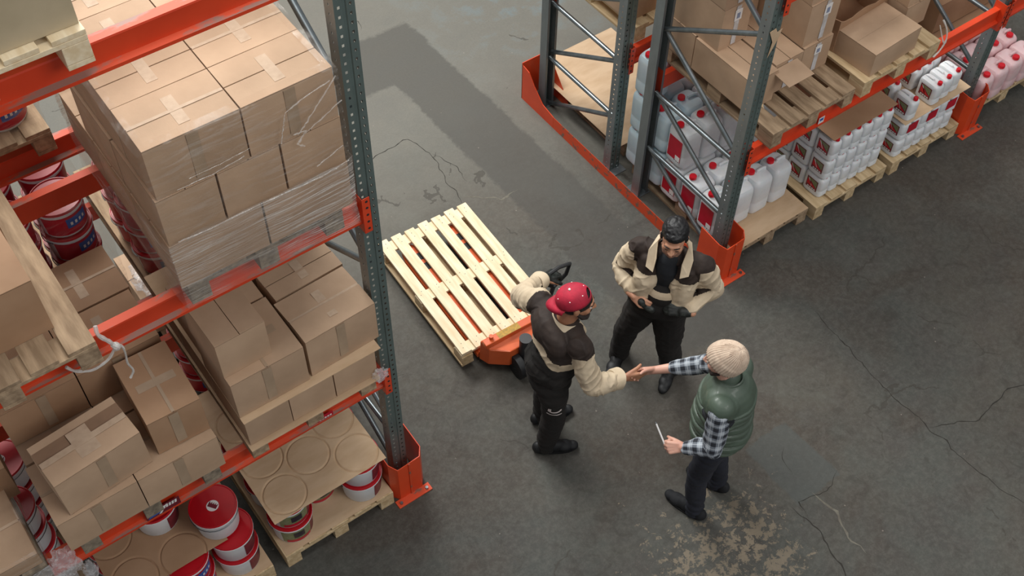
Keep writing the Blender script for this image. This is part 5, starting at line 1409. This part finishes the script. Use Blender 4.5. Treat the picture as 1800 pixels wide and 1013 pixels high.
    for k in range(4): g.limb([c+d2*.02+V((0, 0, .012*(k-1.5))), c+d2*.10+V((.012*k, .01*k, .008*(k-1.5)-.01*k))], [.012, .010])
    g.limb([c-d2*.02, c-d2*.05+Zv*.02], [.02, .026])
    ob = skinmesh('work_glove', g, .005, 1, [GLOVE], None, V((0, 0, 0))); tag(ob, 'loose black work glove held in the bare hand of the smiling worker', 'glove')
    return t
worker_dark()

# ---------------------------------------------------------------- man in the green vest
def man_green():
    base = V((3.27, 2.25, 0))
    t = thing('person', 'man in a cream beanie, green quilted vest and plaid shirt shaking hands', 'person', base)
    f = V((-.42, .907, 0)).normalized(); r = f.cross(Zv)
    P = V((3.27, 2.235, .95)); Nk = V((3.275, 2.275, 1.49)); H = V((3.245, 2.325, 1.635)); Ch = V((3.275, 2.255, 1.27))
    SL, SR = V((3.115, 2.165, 1.405)), V((3.42, 2.345, 1.415)); EL, ER = V((3.075, 2.112, 1.12)), V((3.40, 2.56, 1.18)); WL, WR = V((2.975, 2.245, 1.055)), V((3.178, 2.750, 1.075))
    HL, HR = V((3.19, 2.195, .90)), V((3.35, 2.275, .90)); KL, KR = V((3.18, 2.235, .5)), V((3.42, 2.305, .5)); AL, AR = V((3.205, 2.215, .09)), V((3.46, 2.275, .09))
    ff = V((-.52, .82, -.22)).normalized(); uu = V((-.05, .1, 1))
    B = Blob(); hp, ax = head(B, H, ff, uu)
    B.limb([H-Zv*.05, Nk, Nk-Zv*.08], [.058, .060, .07]); B.ball(Ch, (.15, .10, .2), (r, f, Zv)); B.ball(P+Zv*.06, (.14, .10, .16), (r, f, Zv))
    for S, E, W_ in ((SL, EL, WL), (SR, ER, WR)): B.limb([Nk-Zv*.1, S, E, E.lerp(W_, .4), W_], [.06, .05, .036, .038, .026])
    for h, k, a in ((HL, KL, AL), (HR, KR, AR)): B.limb([P, h, k, a], [.1, .07, .05, .038])
    dR = V((-.86, .50, -.04)).normalized(); nR = V((-.5, -.86, 0))
    hand(B, WR, dR, nR, (0, 0, 1), [(.25, .35, .25), (.35, .45, .3), (.45, .55, .35), (.55, .6, .4)], 1.0, .0, thumb=(.85, .45, .35), tc=.45)
    dL = V((-.80, .58, -.12)).normalized()
    hand(B, WL, dL, V((.35, .5, -.6)), (.3, .3, .8), (1.15, 1.35, .9), 1.0, .001, thumb=(.7, .35, .6), tc=.8)
    skinmesh('body', B, .0052, 2, [SK3], t, base)
    # plaid shirt: torso hem and sleeves
    B = Blob(); B.limb([SL, SL.lerp(EL, .5), EL, EL.lerp(WL, .5), EL.lerp(WL, .86)], [.070, .066, .060, .055, .044])
    skinmesh('shirt_sleeve', B, .007, 3, [PLAID], t, base, disp=lambda c, n: wr(c, 11, .010, (1, 1, 1.3))+wr(c, 26, .004), uvf=armuv(SL, EL, WL))
    B = Blob(); B.limb([SR, SR.lerp(ER, .5), ER, ER.lerp(WR, .35), ER.lerp(WR, .58)], [.070, .064, .058, .054, .050])
    skinmesh('shirt_sleeve', B, .007, 3, [PLAID], t, base, disp=lambda c, n: wr(c, 11, .010, (1, 1, 1.3))+wr(c, 26, .004), uvf=armuv(SR, ER, WR))
    B = Blob(); B.ball(P+Zv*.03, (.175, .13, .14), (r, f, Zv), 22)
    skinmesh('shirt_hem', B, .008, 2, [PLAID], t, base, uvf=lambda c: ((c-P).dot(r), c.z))
    # quilted vest
    B = Blob()
    B.ball(Ch+Zv*.03, (.200, .165, .22), (r, f, Zv), 26); B.ball(Ch-Zv*.13, (.205, .178, .20), (r, f, Zv), 26); B.ball(P+Zv*.08, (.208, .180, .13), (r, f, Zv), 26)
    B.limb([Nk-Zv*.055, SL.lerp(Nk, .10)-Zv*.01], [.088, .082]); B.limb([Nk-Zv*.055, SR.lerp(Nk, .10)-Zv*.01], [.088, .082]); B.limb([Nk-Zv*.04, Nk+Zv*.015], [.078, .066])
    B.ball(Nk-Zv*.07-f*.05, (.13, .07, .09), (r, f, Zv), 20)
    B.ball(Ch+Zv*.12, (.195, .125, .105), (r, f, Zv), 24)
    AX = {}
    for S, E in ((SL, EL), (SR, ER)):
        axs = ((E-S).normalized()*.75+(S-Ch)*V((1, 1, 0)).z+((S-Ch).dot(r)*r).normalized()*.45).normalized(); AX[tuple(S)] = axs
        B.ball(S-axs*.040-Zv*.012, .084, n=20); B.ball(S.lerp(Nk, .4)-Zv*.040, (.11, .11, .095), (r, f, Zv), 20); B.limb([S-axs*.03-Zv*.01, Ch+(S-Ch)*.6-Zv*.06], [.080, .11], n=20)
    def vcls(c, n):
        for S in (SL, SR):
            d = c-S
            if d.length < .12 and .022 < d.dot(AX[tuple(S)]): return 1
        return 0
    def quilt(c, n):
        a = (c-Ch).dot(r); b_ = (c-Ch).dot(f)
        if c.z > 1.36: return wr(c, 9, .008)
        z = c.z+.035*cos(a*11)+(.012*noise.noise(c*6)); q = (z/.056) % 1; q = min(q, 1-q)*.056
        return .007-.016*math.exp(-(q/.0075)**2)+wr(c, 12, .005)
    VS = skinmesh('vest', B, .005, 16, [VEST, SHIRT], t, base, disp=quilt, classify=vcls)
    m = M(); n = 30
    for k, (z, rr) in enumerate(((-.03, .090), (.030, .080), (.034, .072), (.0, .070))):
        for i in range(n+1): an = -2.7+5.4*i/n; dd = -f*cos(an)+r*sin(an); m.v.append(tuple(Nk+dd*rr+Zv*(z-.015*(1-cos(an)))-base))
    for k in range(3):
        for i in range(n): a = k*(n+1)+i; m.f.append((a, a+1, a+n+2, a+n+1)); m.m.append(0)
    obj('vest_collar', m, VEST, t, smooth=True)
    T = trousers(t, base, P-Zv*.02, HL, HR, KL, KR, AL, AR, NAVY, r, f, 'trousers', .90)
    shoe(t, base, AL, (-.25, .97), SUEDE); shoe(t, base, AR, (-.35, .94), SUEDE)
    # beanie
    r_, f_, u_ = ax; bm_ = M(); n = 132; k = 22; upc = (u_-f_*.75).normalized(); fc = (f_-upc*f_.dot(upc)).normalized(); rc = fc.cross(upc); C0 = hp(0, -.020, .022)
    for i in range(k+1):
        th = pi/2*i/k*1.12
        for j in range(n):
            ph = 2*pi*j/n; rib = .0032*cos(42*ph)*min(1, sin(th)*1.4); fold = .004 if i > k-7 else 0
            hh = .118 if th < pi/2 else .118
            p = C0+rc*((.092+rib+fold)*sin(th)*sin(ph))+fc*((.108+rib+fold)*sin(th)*cos(ph))+upc*((hh+.012+rib)*cos(th)-.006*(th > pi/2))-fc*(.012*max(0, cos(th)))
            bm_.v.append(tuple(p-base))
    for i in range(k):
        for j in range(n): bm_.f.append((i*n+j, (i+1)*n+j, (i+1)*n+(j+1) % n, i*n+(j+1) % n)); bm_.m.append(0)
    bo = obj('beanie', bm_, BEANIE, t, smooth=False, fix=False); bo.data.polygons.foreach_set('use_smooth', [True]*len(bo.data.polygons)); sd = bo.modifiers.new('th', 'SOLIDIFY'); sd.thickness = .004
    for sg in (-1, 1):
        e = Blob(); e.ball(hp(sg*.031, .074, .004), .0135, n=12); skinmesh('eye', e, .003, 0, [EYEW], t, base)
    e = Blob(); e.limb([hp(-.066, .01, -.05), hp(-.04, .06, -.09), hp(0, .076, -.105), hp(.04, .06, -.09), hp(.066, .01, -.05)], [.009, .014, .017, .014, .009]); skinmesh('beard', e, .004, 2, [BEARD], t, base)
    # white pen
    hc = WL+dL*.085
    p = thing('pen', 'slim white pen pointing up out of the fist of the man in the vest', 'pen', (0, 0, 0))
    a, b = V((2.905, 2.315, 1.02)), V((2.918, 2.435, 1.115)); d = (b-a).normalized()
    obj('pen_barrel', M().cyl(a, b, .0055, n=14), LABW, p, smooth=True); obj('pen_tip', M().cyl(b, b+d*.014, .0055, .0015, n=14), STEEL, p, smooth=True)
    return t
man_green()
